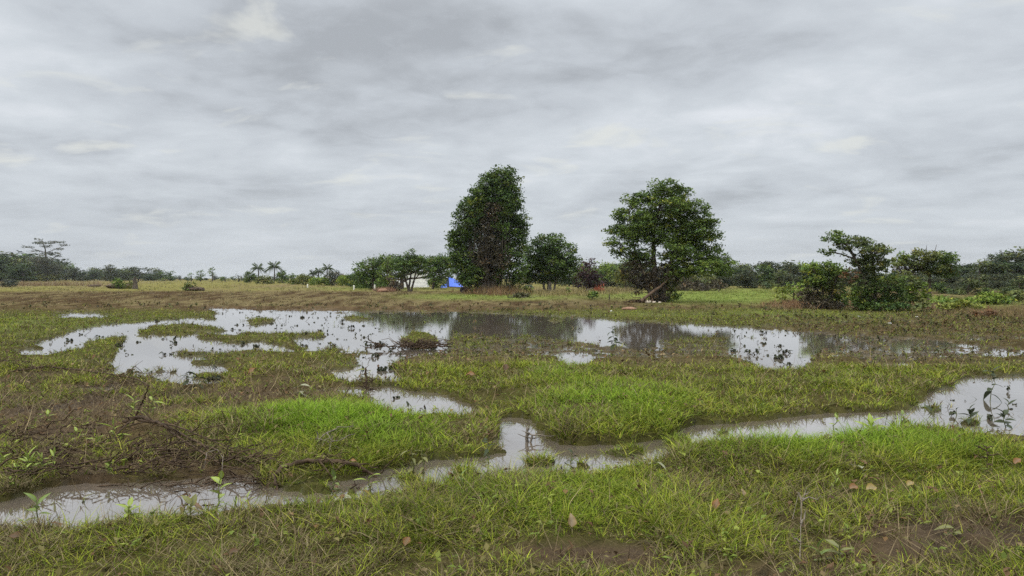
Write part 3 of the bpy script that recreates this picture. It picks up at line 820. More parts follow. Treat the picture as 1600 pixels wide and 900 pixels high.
# --- big spreading tree on the right of the middle
px_tree('spreading_tree', 'big spreading airy tree with layered branches and a fallen trunk at its foot', 'tree', 1028, 475,
        [(1038, 296, 27, 15), (1012, 310, 24, 14), (1062, 306, 18, 14), (985, 318, 16, 12), (975, 338, 20, 12), (1040, 326, 30, 18), (1085, 328, 22, 14), (1010, 340, 24, 16),
         (968, 362, 22, 11), (1062, 350, 30, 16), (1103, 347, 20, 13), (1000, 366, 24, 13, .8), (1040, 372, 26, 16, .75), (1082, 375, 30, 16), (1115, 368, 16, 13),
         (955, 380, 14, 7), (980, 388, 18, 9, .8), (1108, 395, 24, 14), (1072, 402, 30, 16), (1126, 410, 24, 13), (1095, 420, 34, 13), (1060, 425, 22, 14), (1130, 424, 14, 9),
         (1030, 345, 30, 24, .6, 'deep', 20), (1075, 375, 34, 26, .7, 'deep', 22), (990, 355, 24, 18, .6, 'deep', 16), (1010, 400, 16, 9, .5),
         (965, 398, 12, 6, .8), (1022, 372, 22, 18, .9), (990, 402, 18, 9, .8), (1012, 412, 16, 10, .8), (1050, 395, 26, 16, .8), (1000, 350, 22, 18), (1060, 330, 26, 20), (1085, 360, 26, 18), (985, 372, 20, 12), (1143, 412, 8, 5, .7),
         (1005, 418, 18, 16, .6, 'brown', 4), (1040, 422, 20, 20, .75, 'brown', 4), (1018, 440, 22, 18, .8, 'brown', 6), (1045, 448, 18, 18, .85, 'olive', 4), (1030, 462, 18, 12, .9, 'brown', 2),
         (985, 425, 14, 16, .8, 'brown', 4), (1000, 400, 14, 10, .7, 'mid', 8), (975, 435, 14, 14, .7, 'olive', 14), (1000, 445, 16, 16, .9, 'brown', 8), (1052, 466, 10, 8, .9, 'deep', -4)],
        [[(1026, 477, .22), (1024, 440, .17), (1021, 400, .14), (1022, 360, .10), (1034, 310, .05), (1040, 290, .03)],
         [(1034, 477, .2), (1040, 440, .16), (1052, 400, .12), (1072, 365, .08), (1092, 340, .04)],
         [(1020, 477, .12), (1010, 440, .10), (994, 405, .08), (985, 360, .05), (982, 330, .03)],
         [(1040, 477, .14, 6), (1058, 440, .11, 8), (1090, 410, .07, 8), (1120, 405, .04, 4)]],
        Lpx=3.7, cr_px=5.6, m_=24, dens=1.75, pal='mid', flat=.5, shell=.3)
# --- shrubby group on the right
px_tree('broad_shrub_tree', 'shrubby tree on the right with a raised leafy top and dark skirts to the ground', 'tree', 1362, 487,
        [(1305, 371, 20, 9, 1, 'mid'), (1322, 382, 18, 10, .8), (1345, 379, 22, 11, .9), (1357, 392, 24, 11), (1296, 394, 13, 5, .9, 'mid'), (1372, 396, 12, 8, .8, 'mid'),
         (1345, 408, 20, 11), (1362, 414, 28, 14), (1378, 385, 8, 4, .6), (1390, 392, 10, 3, .6, 'mid'), (1350, 440, 22, 18, .8), (1380, 445, 26, 20, .8, 'deep'), (1365, 465, 34, 18, 1, 'deep'), (1395, 462, 20, 16, 1, 'deep'),
         (1340, 462, 16, 16, 1, 'mid'), (1375, 478, 40, 9, 1, 'deep'), (1330, 432, 14, 12, .6, 'rust'), (1316, 388, 8, 12, .4)],
        [[(1362, 489, .12), (1352, 450, .10), (1342, 415, .08), (1325, 385, .05), (1308, 370, .03)], [(1366, 489, .1), (1368, 440, .08), (1362, 400, .05), (1350, 378, .03)],
         [(1370, 489, .08), (1390, 450, .06), (1400, 440, .03)]],
        Lpx=4.2, cr_px=5.0, m_=18, dens=1.25, pal='moss', flat=.5, shell=.45)
px_tree('green_bush', 'fresh green bush with brown lower stems left of the shrubby tree', 'bush', 1292, 484,
        [(1268, 420, 16, 10, 1, 'bright'), (1295, 420, 22, 12, 1, 'mid'), (1315, 430, 16, 14, 1, 'mid'), (1275, 440, 24, 12, 1, 'mid'), (1300, 448, 22, 14, 1, 'olive'), (1262, 460, 18, 12, .9, 'brown'),
         (1290, 468, 26, 12, 1, 'olive'), (1315, 465, 16, 16, 1, 'mid'), (1280, 475, 30, 8, .8, 'brown')],
        [[(1290, 486, .07), (1285, 450, .05), (1270, 420, .03)], [(1296, 486, .07), (1302, 450, .05), (1310, 425, .03)]], Lpx=4.4, cr_px=5.5, m_=20, dens=1.4, shell=.4)
px_tree('yellow_bush', 'yellow green bush at the right end of the bright lawn strip', 'bush', 1240, 477,
        [(1240, 452, 18, 8, 1, 'bright'), (1225, 458, 14, 9, 1, 'yellow'), (1250, 462, 16, 9, 1, 'bright'), (1218, 468, 10, 8, 1, 'yellow')],
        [[(1240, 478, .05), (1240, 455, .03)]], Lpx=5.5, cr_px=6, m_=12, dens=1.0)
px_tree('flat_topped_tree', 'small flat topped tree with a bare straight trunk and dead twigs above', 'tree', 1452, 472,
        [(1412, 408, 18, 10, 1, 'moss'), (1440, 402, 22, 9, 1, 'olive'), (1470, 405, 22, 10, 1, 'mid'), (1485, 415, 16, 10, 1, 'moss'), (1425, 420, 22, 10, 1, 'brown'), (1458, 420, 30, 11, 1, 'moss'),
         (1404, 402, 10, 7, .8, 'bright'), (1480, 428, 14, 8, .8, 'deep'), (1430, 394, 12, 5, .7, 'olive')],
        [[(1452, 474, .13), (1452, 445, .11), (1452, 425, .09), (1448, 405, .05)], [(1452, 432, .08), (1425, 415, .05), (1410, 405, .03)], [(1452, 428, .08), (1475, 415, .05), (1488, 410, .02)],
         [(1448, 405, .03), (1447, 385, .012)], [(1458, 405, .03), (1463, 384, .012)], [(1440, 408, .03), (1436, 393, .012)]], Lpx=3.8, cr_px=5, m_=20, dens=1.6, shell=.4)
px_tree('low_branch_bush', 'straggly bush with bare bent stems between the shrubby tree and the flat topped tree', 'bush', 1412, 482,
        [(1405, 432, 16, 9, 1, 'olive'), (1392, 415, 14, 10, 1, 'moss'), (1400, 445, 18, 12, 1, 'moss'), (1425, 440, 16, 12, 1, 'moss'), (1425, 448, 16, 10, .9, 'bright'), (1440, 458, 14, 9, .8, 'bright'), (1412, 465, 20, 10, 1, 'mid'), (1430, 473, 18, 8, 1, 'olive')],
        [[(1405, 484, .05), (1408, 450, .04), (1420, 432, .02)], [(1395, 450, .04), (1412, 440, .03), (1430, 428, .015)]], Lpx=6, cr_px=6, m_=12)
for (u, vb, ru, rv, pl, lab) in ((1500, 487, 34, 13, 'yellow', 'yellow green broad leaved bush in front of the flat topped tree'),
                                 (1475, 477, 24, 9, 'bright', 'small bright bush at the foot of the flat topped tree'),
                                 (1553, 478, 40, 14, 'bright', 'wide pale green bush near the right edge of the field'),
                                 (1590, 474, 26, 14, 'olive', 'olive bush cut by the right edge of the picture'),
                                 (1540, 497, 22, 10, 'rust', 'rusty brown low bush at the right end of the muddy field'),
                                 (1440, 489, 18, 12, 'olive', 'little arching olive bush in front of the dark skirts of the shrubby tree')):
    px_tree('bush', lab, 'bush', u, vb, [(u - ru * .4, vb - rv * .5, ru * .55, rv * .55), (u + ru * .4, vb - rv * .55, ru * .55, rv * .5), (u, vb - rv * .9, ru * .5, rv * .5)],
            [[(u, vb + 1, .03), (u, vb - rv, .02)]], Lpx=6, cr_px=5, m_=11, pal=pl)

# --- trees left of the tall tree
px_tree('dense_tree', 'dark rounded tree, leftmost of the row beside the pale shed', 'tree', 583, 454,
        [(580, 414, 18, 10), (590, 425, 22, 12), (570, 425, 14, 12), (600, 412, 12, 10), (582, 438, 22, 12), (560, 438, 12, 10)], [[(583, 455, .2), (583, 430, .14), (582, 412, .05)]],
        Lpx=3.4, cr_px=5.5, m_=20, dens=1.5)
px_tree('spreading_row_tree', 'broad dark crowned tree spreading behind the row beside the pale shed', 'tree', 628, 453.3,
        [(566, 424, 16, 13), (590, 416, 18, 12), (614, 411, 18, 12), (636, 408, 18, 11), (658, 410, 18, 11), (680, 413, 18, 11), (700, 420, 13, 11), (575, 438, 18, 12), (600, 434, 18, 14), (622, 428, 16, 10), (688, 430, 14, 10)],
        [[(628, 454, .3), (628, 430, .22), (628, 410, .08)], [(600, 454, .2), (596, 430, .14), (590, 415, .05)]], Lpx=3.0, cr_px=5, m_=20, dens=1.4)
px_tree('pale_leaved_tree', 'lighter green narrow tree standing in front of the row beside the pale shed', 'tree', 606, 456,
        [(604, 405, 12, 6, 1, 'mid'), (612, 418, 14, 10, 1, 'bright'), (600, 430, 10, 12, 1, 'mid'), (608, 440, 10, 12, 1, 'bright'), (598, 445, 8, 8, 1, 'mid')],
        [[(604, 457, .12), (605, 430, .09), (607, 405, .04)]], Lpx=3.0, cr_px=4.4, m_=22, pal='mid')
px_tree('forked_tree', 'tree with several leaning bare stems in front of the pale shed', 'tree', 640, 458,
        [(642, 400, 12, 8), (630, 408, 14, 9), (652, 406, 12, 8), (618, 415, 12, 9), (640, 418, 18, 9), (662, 414, 10, 10, .8), (625, 428, 14, 8), (655, 425, 12, 6, 1), (668, 424, 10, 8, 1), (648, 410, 20, 10, 1), (632, 420, 16, 9, 1), (615, 436, 10, 10, .7, 'brown')],
        [[(640, 459, .14), (634, 440, .1), (628, 415, .05)], [(642, 459, .12), (648, 435, .08), (655, 410, .04)], [(638, 459, .12), (642, 430, .08), (642, 402, .04)], [(643, 459, .08), (646, 440, .06), (666, 420, .03)]],
        Lpx=3.0, cr_px=4.4, m_=22, dens=1.0, flat=.5)
px_tree('umbrella_tree', 'broad layered tree right behind the blue shelter', 'tree', 680, 454,
        [(686, 406, 18, 7, 1.4), (700, 412, 12, 8, 1.4), (684, 414, 20, 9, 1.2), (675, 416, 16, 8), (692, 422, 18, 6), (668, 430, 10, 10), (680, 436, 12, 8), (700, 432, 12, 3, .5)], [[(676, 455, .16), (678, 435, .12), (684, 408, .05)]],
        Lpx=3.0, cr_px=4.4, m_=22, dens=1.1, flat=.5)
px_tree('leafy_bush', 'leafy bush covering the left foot of the tallest tree', 'bush', 733, 462,
        [(735, 436, 14, 7, 1, 'mid'), (726, 442, 10, 7, 1, 'mid'), (742, 448, 10, 10, 1, 'deep'), (738, 430, 10, 4, .8, 'mid')], [[(737, 463, .06), (736, 440, .03)]], Lpx=5, cr_px=5, m_=12, elong=.35)
px_tree('olive_bush', 'pale olive bush between the tallest tree and the round dark tree', 'bush', 800, 461,
        [(800, 445, 16, 9, 1, 'olive'), (808, 437, 12, 7, 1, 'olive'), (790, 452, 14, 8, 1, 'olive')], [[(800, 462, .05), (802, 440, .03)]], Lpx=3.0, cr_px=4.4, m_=22)
px_tree('sprout_bush', 'bright green leafy sprout beside the brush heap', 'bush', 824, 461, [(822, 453, 8, 5, 1, 'bright'), (828, 456, 6, 4, 1, 'bright')], [[(824, 462, .04), (824, 452, .02)]], Lpx=5, cr_px=4, m_=10)
px_tree('purple_bush', 'dark purple red leaved bush right of the round dark tree', 'bush', 921, 458,
        [(922, 415, 12, 8, .9, 'purple'), (918, 428, 17, 12, 1, 'purple'), (914, 442, 18, 13, 1, 'purple'), (928, 440, 12, 14, 1, 'purple')], [[(920, 459, .08), (920, 430, .05)]], Lpx=4, cr_px=5, m_=14, dens=1.2)
px_tree('light_green_tree', 'light green tree behind the purple bush', 'tree', 940, 453,
        [(905, 420, 12, 10, 1, 'bright'), (938, 418, 16, 8, 1, 'bright'), (955, 422, 16, 9, 1, 'mid'), (940, 432, 26, 12, 1, 'mid'), (905, 435, 12, 10, 1, 'mid'), (930, 445, 30, 8, 1, 'brown')],
        [[(940, 454, .12), (940, 430, .08)]], Lpx=3.6, cr_px=5, m_=12, dens=1.0)
px_tree('thicket_tree', 'mid green thicket tree behind the left side of the spreading tree', 'tree', 978, 455,
        [(970, 416, 18, 9, 1, 'mid'), (990, 410, 18, 8, 1, 'mid'), (975, 430, 24, 11, 1, 'olive'), (995, 430, 18, 14, 1, 'olive'), (980, 445, 26, 9, 1, 'olive')],
        [[(978, 456, .12), (978, 425, .07)]], Lpx=3.6, cr_px=5, m_=12)
px_tree('dull_thicket', 'dull brown green thicket under the right side of the spreading tree', 'thicket', 1085, 456,
        [(1070, 440, 24, 12, 1, 'brown'), (1098, 438, 24, 12, 1, 'olive'), (1115, 445, 16, 9, 1, 'brown'), (1085, 450, 36, 6, 1, 'brown'), (1060, 450, 16, 7, 1, 'brown')], [[(1085, 457, .1), (1085, 436, .06)]], Lpx=3.4, cr_px=4.5, m_=13, dens=1.2)  # dull brown and olive leaf colours

# --- far lone trees, palms and bushes (left of the middle)
px_tree('grey_tree', 'tall grey green tree with flat tiers of bare spreading branches in the far left', 'tree', 73, 440.5,
        [(60, 374.5, 6, 1.5, 1.2, 'grey'), (68, 380, 14, 1.8, 1.3, 'grey'), (84, 378, 12, 1.6, 1.2, 'grey'), (76, 385, 10, 1.8, 1, 'grey'), (100, 383, 8, 1.4, 1, 'grey'), (42, 386, 9, 1.3, 1, 'grey'), (92, 389, 9, 1.5, 1, 'grey'), (56, 392, 9, 1.3, .9, 'grey'),
         (70, 398, 14, 3, .7, 'grey'), (90, 400, 7, 2, .8, 'grey'), (74, 406, 20, 4, 1.6, 'grey'), (74, 415, 24, 5, 1.8, 'grey'), (76, 424, 22, 6, 1.8, 'grey'), (74, 433, 20, 6, 1.6, 'olive'), (84, 397, 14, 3, 1, 'grey'), (60, 428, 10, 8, 1, 'olive')],
        [[(73, 441, .5), (73, 410, .35), (71, 390, .22), (66, 375, .08)], [(72, 395, .15), (55, 390, .1), (34, 382.5, .04)], [(72, 395, .15), (92, 388, .1), (106, 381, .04)], [(71, 388, .12), (85, 379, .06), (92, 377, .03)]],
        Lpx=1.9, cr_px=2.8, m_=10, dens=1.0, pal='grey', flat=.35)
for (u, vb, lb, nm, lab) in (
        (332, 440, [(332, 424, 6, 5.5), (330, 429, 5, 3)], 'lone_tree', 'small lone far tree, its round crown high on a thin trunk'),
        (313, 440, [(313, 428, 6.5, 6), (310, 434, 6, 4), (318, 434, 5, 4)], 'lone_tree', 'lone far tree with a full egg shaped crown in the gap of the tree line'),
        (299, 440, [(299, 431, 4, 4), (297, 436, 6, 3)], 'lone_tree', 'smallest lone far tree at the right end of the left tree line'),
        (373, 440.5, [(373, 432, 5, 4), (373, 437, 8, 3)], 'lone_tree', 'grey pointed far tree left of the palms'),
        (352, 440.5, [(352, 436, 8, 3.4), (346, 437, 6, 3)], 'lone_tree', 'dark squat far tree between the lone round tree and the palms')):
    px_tree(nm, lab, 'tree', u, vb, lb, [[(u, vb + .4, .3), (u, lb[0][1], .15)]], Lpx=2.0, cr_px=2.5, m_=10, pal='grey' if 'grey' in lab else 'deep', limbs=False)
for (u, vb, ru, rv, pl, lab) in ((391, 443, 11, 18, 'deep', 'dark round bush left of the leftmost palm'), (441, 443, 11, 18, 'deep', 'dark round bush right of the taller palm'),
                                 (413, 444, 14, 12, 'olive', 'drab bush at the foot of the leftmost palm'), (478, 446, 18, 16, 'olive', 'wide drab bush left of the middle palms'),
                                 (460, 445, 12, 15, 'mid', 'green bush behind the wide drab bush'), (503, 447, 18, 13, 'bright', 'bright green low bush under the middle palms'),
                                 (523, 447, 16, 22, 'grey', 'greyish round tree right of the middle palms'), (540, 448, 16, 17, 'bright', 'light green bush before the greyish round tree'),
                                 (556, 450, 18, 22, 'deep', 'dark bush left of the dark rounded tree'), (575, 452, 24, 7, 'mid', 'low green bush in front of the dark rounded tree'), (617, 456.5, 13, 15, 'brown', 'brown bush at the left of the leaning bare stems'), (682, 452, 14, 18, 'deep', 'dark bush between the pale shed and the blue shelter'), (596, 455, 10, 18, 'deep', 'dark narrow bush between the dark rounded tree and the lighter green narrow tree'),
                                 (15, 450, 14, 12, 'grey', 'grey scrubby bush at the left edge of the field')):
    px_tree('bush', lab, 'bush', u, vb, [(u - ru * .4, vb - rv * .5, ru * .6, rv * .5), (u + ru * .4, vb - rv * .45, ru * .6, rv * .5), (u, vb - rv * .72, ru * .6, rv * .36)],
            [[(u, vb + .5, .08), (u, vb - rv * .7, .05)]], Lpx=2.4, cr_px=3.0, m_=16, dens=1.6, pal=pl, limbs=False)


def palm(u, vb, vt, lab, spread, rz):
    Y = H_EYE * FPX / (vb - HZ); s = Y / FPX; x0 = (u - 800) * s; z0 = zat(x0, Y) - .05
    root = empty('coconut_palm', (x0, Y, z0), rz); tag(root, lab, 'palm')
    h = (vb - vt) * s; tb = Tubes(); hh = h * .72
    P = np.array([(.0, 0, 0), (.05 * h, 0, hh * .4), (.06 * h, 0, hh * .75), (.03 * h, 0, hh)]); tb.add(P, [.22, .17, .14, .12], 8); tb.build('trunk', M_BARK, root)
    top = P[-1]; cb = Bag()
    nf = 26
    for k in range(nf):
        az = k * 2.4; el = 1.25 - 1.5 * (k / nf); L = spread * s * (.85 + .3 * rng.random()); t = np.linspace(0, 1, 9)
        rr = L * t * math.cos(el) + 0.15 * L * t; zz = L * (t * math.sin(el) - .75 * t * t * (1.0 if el < .9 else .35))
        mid = np.stack([top[0] + rr * math.cos(az), top[1] + rr * math.sin(az), top[2] + zz], 1)
        sd = np.array([-math.sin(az), math.cos(az), 0.])
        I = np.repeat(np.arange(1, 9), 2); sg = np.tile([1, -1], 8)
        for rep in range(3):
            p = mid[I] + (mid[np.minimum(I + 1, 8)] - mid[I]) * rep / 3
            ll = L * .30 * np.sin(np.pi * (.15 + .8 * I / 9.0))
            azl = az + sg * 1.0; dv = np.stack([np.cos(azl), np.sin(azl), np.full(16, -.55)], 1); dv /= np.linalg.norm(dv, axis=1)[:, None]
            wv = np.array([math.cos(az), math.sin(az), 0]) * L * .035
            V = np.stack([p - wv, p + dv * ll[:, None] * .6 - wv * .6, p + dv * ll[:, None], p + wv], 1)
            cb.add(V.reshape(-1, 3), np.arange(64).reshape(-1, 4), np.repeat(np.array([[.075, .10, .038]]) * (.7 + .6 * rng.random((16, 1))), 4, 0))
    cb.build('crown', M_LEAF, root, False)


palm(402, 443.3, 410, 'leftmost coconut palm, shorter of the left pair', 12.5, .3)
palm(428, 443.3, 407, 'taller coconut palm, right of the left pair', 12.5, 1.4)
palm(489, 445, 420, 'low young palm, left of the three middle palms', 8, 2.0)
palm(499, 445, 417, 'short upright palm, second of the three middle palms', 9, 2.9)
palm(513, 444, 410, 'leaning coconut palm, tallest of the three middle palms', 11, 3.1)

# --- tree lines: a few crowns of each kind, copied along the skyline
def proto(pal, seed, wide):
    global rng
    keep = rng; rng = np.random.default_rng(seed)
    root = empty('distant_tree', (0, 0, 0))
    lobes = [(rng.normal(0, .18) * wide, rng.normal(0, .15) * wide, .62 + .25 * rng.random(), .26 * wide, .26 * wide, .17, 1, PKEYS.index(pal)) for _ in range(4)]
    lobes += [(rng.normal(0, .25) * wide, rng.normal(0, .2) * wide, .14 + .4 * rng.random(), .32 * wide, .3 * wide, .2, 1, PKEYS.index(pal)) for _ in range(6)]
    cen, pi, li = lobe_centres(lobes, 1.0, .11)
    V, Qd, Cc = crown_np(cen, .11, 12, .085, pal_cols(pi), .7)
    V[:, 2] = np.maximum(V[:, 2], .02)
    mesh_np('crown', V, Qd, M_LEAF, Cc, False, None, root)
    tb = Tubes(); tb.add(wander((0, 0, -.02), (.03, 0, .75), 6, .02), np.linspace(.03, .01, 6), 6)
    for lb in lobes: tb.add(wander((.01, 0, .25 + .2 * rng.random()), lb[:3], 5, .05), np.linspace(.014, .004, 5), 4)
    tb.build('trunk', M_BARK, root)
    rng = keep
    return root


PROTO = {('deep', 0): proto('forest', 1, .75), ('mid', 0): proto('deep', 2, .8), ('olive', 0): proto('dull', 3, .9), ('grey', 0): proto('dull', 4, .7), ('deep', 1): proto('forest', 5, 1.0), ('mid', 1): proto('moss', 6, 1.05)}
used = set()


def stand(key, u, Y, vtop, wmul, lab, grp, name='distant_tree'):
    s = Y / FPX; x = (u - 800) * s
    h = (HZ - vtop) * s + H_EYE
    o = PROTO[key] if key not in used else copy_tree(PROTO[key])
    used.add(key)
    o.name = name; o.location = (x, Y, zat(x, Y) - .05)
    o.scale = (h * wmul, h * wmul, h); o.rotation_euler = (0, 0, rng.random() * 6.28)
    tag(o, lab, 'tree', grp)
    return o


sky_left = [(-60, 400), (0, 394), (12, 398), (25, 404), (45, 408), (60, 400), (95, 408), (112, 418), (130, 417), (150, 417), (172, 414), (190, 418), (215, 418), (232, 421), (250, 418), (268, 424), (285, 425), (300, 433), (380, 433)]
sx, sv = np.array(sky_left).T
kk = list(PROTO)
NEARL = {0: 'bulky tree at the left edge of the far tree line', 3: None}
for i, u in enumerate(np.arange(-70, 300, 9)):
    vt = np.interp(u, sx, sv) + 2.5 + rng.normal(0, 2.4)
    stand(kk[i % 6], u + rng.normal(0, 3), 330 + 110 * rng.random() - (90 if u < 50 else 0), vt, 1.4 + .5 * rng.random(),
          'hazy green tree crowded into the far tree line on the left', 'trees of the far left tree line')
for i, u in enumerate(np.arange(296, 580, 13)):
    stand(kk[(i * 5) % 6], u + rng.normal(0, 3), 420 + 60 * rng.random(), 432.5 + rng.normal(0, 1.3), 2.0, 'tiny hazy tree on the horizon behind the palms', 'trees on the horizon behind the palms')
sky_r = [(880, 425), (940, 415), (1000, 412), (1060, 418), (1120, 420), (1150, 414), (1175, 409), (1190, 414), (1215, 411), (1245, 409), (1265, 416), (1300, 420), (1400, 425), (1490, 418), (1510, 412), (1530, 409), (1550, 412), (1565, 408), (1585, 402), (1600, 394), (1660, 396), (1750, 405)]
sx, sv = np.array(sky_r).T
for i, u in enumerate(np.arange(890, 1740, 12)):
    vt = np.interp(u, sx, sv) + rng.normal(0, 2.2)
    stand([('olive', 0), ('mid', 0), ('grey', 0), ('olive', 0), ('deep', 1), ('mid', 1)][i % 6], u + rng.normal(0, 4), 125 + 50 * rng.random(), vt, 1.15 + .5 * rng.random(),
          'dull green tree crowded into the tree line behind the right half of the field', 'trees of the right tree line')
for i, u in enumerate(np.arange(1120, 1740, 22)):
    stand([('olive', 0), ('mid', 1), ('grey', 0)][i % 3], u + rng.normal(0, 5), 92 + 16 * rng.random(), 428 + rng.normal(0, 4), 1.5 + .5 * rng.random(),
          'low drab scrub bush at the foot of the right tree line', 'scrub along the right tree line', 'scrub_bush')['category'] = 'bush'
for i, u in enumerate(np.arange(1425, 1780, 19)):
    stand([('olive', 0), ('mid', 1), ('mid', 0), ('olive', 0)][i % 4], u + rng.normal(0, 5), 58 + 26 * rng.random(), 443 + rng.normal(0, 5), 1.6 + .6 * rng.random(),
          'low green scrub bush behind the bushes at the right end of the field', 'scrub at the right end of the field', 'scrub_bush')['category'] = 'bush'
for i, u in enumerate(np.arange(700, 900, 18)):
    stand([('mid', 0), ('olive', 0), ('deep', 0)][i % 3], u + rng.normal(0, 4), 150 + 30 * rng.random(), 437 + rng.normal(0, 4), 2.2, 'low bush in the gaps behind the tallest tree', 'bushes behind the tallest tree', 'scrub_bush')['category'] = 'bush'

# ------------------------------------------------------------------ things in the far field
def flat_mat(name, colr, rough=.6, spec=.3):
    return rough_mat(name, tuple(c * .82 for c in colr), tuple(c * 1.12 for c in colr), 5.0, rough, .15, (1, 1, 1), spec)


def place(u, vb):
    x, y = gp(u, vb); return x, y, zat(x, y), y / FPX


# pale shed behind the forked tree
x, y, z, s = place(650, 450)
shed = empty('shed', (x, y, z - .05)); tag(shed, 'pale low shed half hidden behind the tree with leaning stems', 'shed')
M_WHITE = flat_mat('whitewash', (.84, .83, .80)); M_ROOF = flat_mat('pale_roof', (.42, .42, .42))
tb = Tubes()
for k in range(9):                                              # horizontal boards, each lapped over the one below
    tb.raw(*bx_vq((-1.9, -1.5 - .015 * (k % 2), .28 * k), (1.9, 1.5, .28 * k + .272)))
tb.build('wall', M_WHITE, shed, False)
V = [(-2.2, -1.9, 2.5), (2.2, -1.9, 2.5), (2.2, 1.9, 2.85), (-2.2, 1.9, 2.85)]; V += [(a, b_, c_ + .06) for a, b_, c_ in V]
tb = Tubes(); tb.raw(V, bx_vq((0, 0, 0), (1, 1, 1))[1]); tb.build('roof', M_ROOF, shed, False)
tb = Tubes(); tb.raw(*bx_vq((-3.6, -1.35, 0), (-1.92, .6, 1.15))); tb.build('lean_to', M_WHITE, shed, False)

# blue tarpaulin shelter
x, y, z, s = place(704, 451.5)
sh = empty('tarp_shelter', (x, y, z - .02)); tag(sh, 'blue tarpaulin shelter with an open dark end beside the tallest tree', 'shelter')
M_BLUE = flat_mat('blue_tarpaulin', (.045, .13, .62), .4, .5)
w_, hgt, ln = 12 * s, 18 * s, 16 * s


def sheet(P, nu, nv, sag):
    """bilinear sagging cloth between four corners with thickness"""
    a, b_, c_, d_ = [np.array(q, float) for q in P]
    uu, vv = np.meshgrid(np.linspace(0, 1, nu), np.linspace(0, 1, nv))
    uu, vv = uu[..., None], vv[..., None]
    S = a * (1 - uu) * (1 - vv) + b_ * uu * (1 - vv) + c_ * uu * vv + d_ * (1 - uu) * vv
    S[..., 2] -= sag * np.sin(np.pi * uu[..., 0]) * np.sin(np.pi * vv[..., 0]) * (1 + .4 * np.sin(9 * uu[..., 0]))
    i = np.arange(nu * nv).reshape(nv, nu); Qd = np.stack([i[:-1, :-1], i[:-1, 1:], i[1:, 1:], i[1:, :-1]], -1).reshape(-1, 4)
    S = S.reshape(-1, 3); B = S - np.array([0, 0, .012])
    return np.concatenate([S, B]), np.concatenate([Qd, Qd[:, ::-1] + len(S)])


q = lambda u_, v_, y_: ((u_ - 704) * s, y_, (451.5 - v_) * s)
RL, RR = q(700, 433, 1.3), q(714, 440, 1.6)                      # ridge
tb = Tubes(); tb.raw(*sheet([RL, q(702.5, 449, -.3), q(724, 450, -.1), RR], 14, 10, .05)); tb.raw(*sheet([RR, q(725, 449, 3.0), q(701, 448, 2.9), RL], 14, 10, .05)); tb.build('canopy', M_BLUE, sh)
tb = Tubes(); tb.raw(*sheet([q(690, 446.5, -.3), q(698, 445.5, -.2), q(699, 450.5, -.5), (-15 * s, -.5, .03)], 8, 5, .03)); tb.build('side_flap', M_BLUE, sh)
for P in ((RL, (RL[0], RL[1], 0)), (RR, (RR[0], RR[1], 0)), (q(702.5, 449, -.3), q(705, 451.4, -.3)), (q(724, 450, -.1), q(725, 451.4, -.1)), (q(690, 446.5, -.3), q(690, 451.4, -.3))):
    tb = Tubes(); tb.add(wander(P[1], P[0], 4, .01), [.035] * 4, 6); tb.build('pole', M_GREYWOOD, sh)
V = [q(700, 433.7, 1.25), q(702.5, 449.7, -.28), q(693.5, 449.7, 1.2), q(700, 433.7, 1.30), q(702.5, 449.7, -.23), q(693.5, 449.7, 1.25)]  # dark sheet painted as the shade inside the shelter's open end
mesh_np('end_shade', V, [(0, 1, 4, 3), (1, 2, 5, 4), (2, 0, 3, 5)], flat_mat('painted_end_shade', (.015, .022, .05)), None, False, None, sh, [(0, 2, 1), (3, 4, 5)])
tb = Tubes(); tb.raw(*bx_vq((-9 * s, .2, .12), (15 * s, 2.6, .22))); tb.build('platform', M_DEADWOOD, sh, False)

# grey hump (covered load) by the tall tree
x, y, z, s = place(729, 459.5)
hp = empty('covered_cart', (x, y, z - .02)); tag(hp, 'small dark cart with a bluish grey hood between the blue shelter and tallest tree', 'cart')
M_HOOD = flat_mat('grey_hood', (.13, .145, .19), .4, .5); M_DARK = flat_mat('dark_body', (.03, .03, .032))
t = np.linspace(0, np.pi, 9); rad = 8.5 * s
prof = np.stack([rad * np.cos(t), 9 * s + 8 * s * np.sin(t)], 1)
V = np.concatenate([np.stack([prof[:, 0], np.full(9, yy), prof[:, 1]], 1) for yy in (-.5, .0, .6)])
i = np.arange(27).reshape(3, 9); Qd = np.stack([i[:-1, :-1], i[:-1, 1:], i[1:, 1:], i[1:, :-1]], -1).reshape(-1, 4)
tb = Tubes(); tb.raw(V, Qd); tb.raw(V * .98, Qd[:, ::-1]); tb.build('hood', M_HOOD, hp)
tb = Tubes(); tb.raw(*bx_vq((-rad * .95, -.5, 3 * s), (rad * .95, .6, 9 * s))); tb.build('body', M_DARK, hp, False)
for sx_ in (-1, 1):
    for yy in (-.55, .65):
        th = np.linspace(0, 2 * np.pi, 17); tb = Tubes()
        tb.add(np.stack([sx_ * rad * .6 + .28 * np.cos(th), np.full(17, yy), .29 + .26 * np.sin(th)], 1), [.05] * 17, 6)
        for k in range(4):
            a = k * np.pi / 4; tb.add([(sx_ * rad * .6 - .26 * math.cos(a), yy, .29 - .26 * math.sin(a)), (sx_ * rad * .6 + .26 * math.cos(a), yy, .29 + .26 * math.sin(a))], [.015, .015], 4)
        tb.build('wheel', M_DARK, hp)

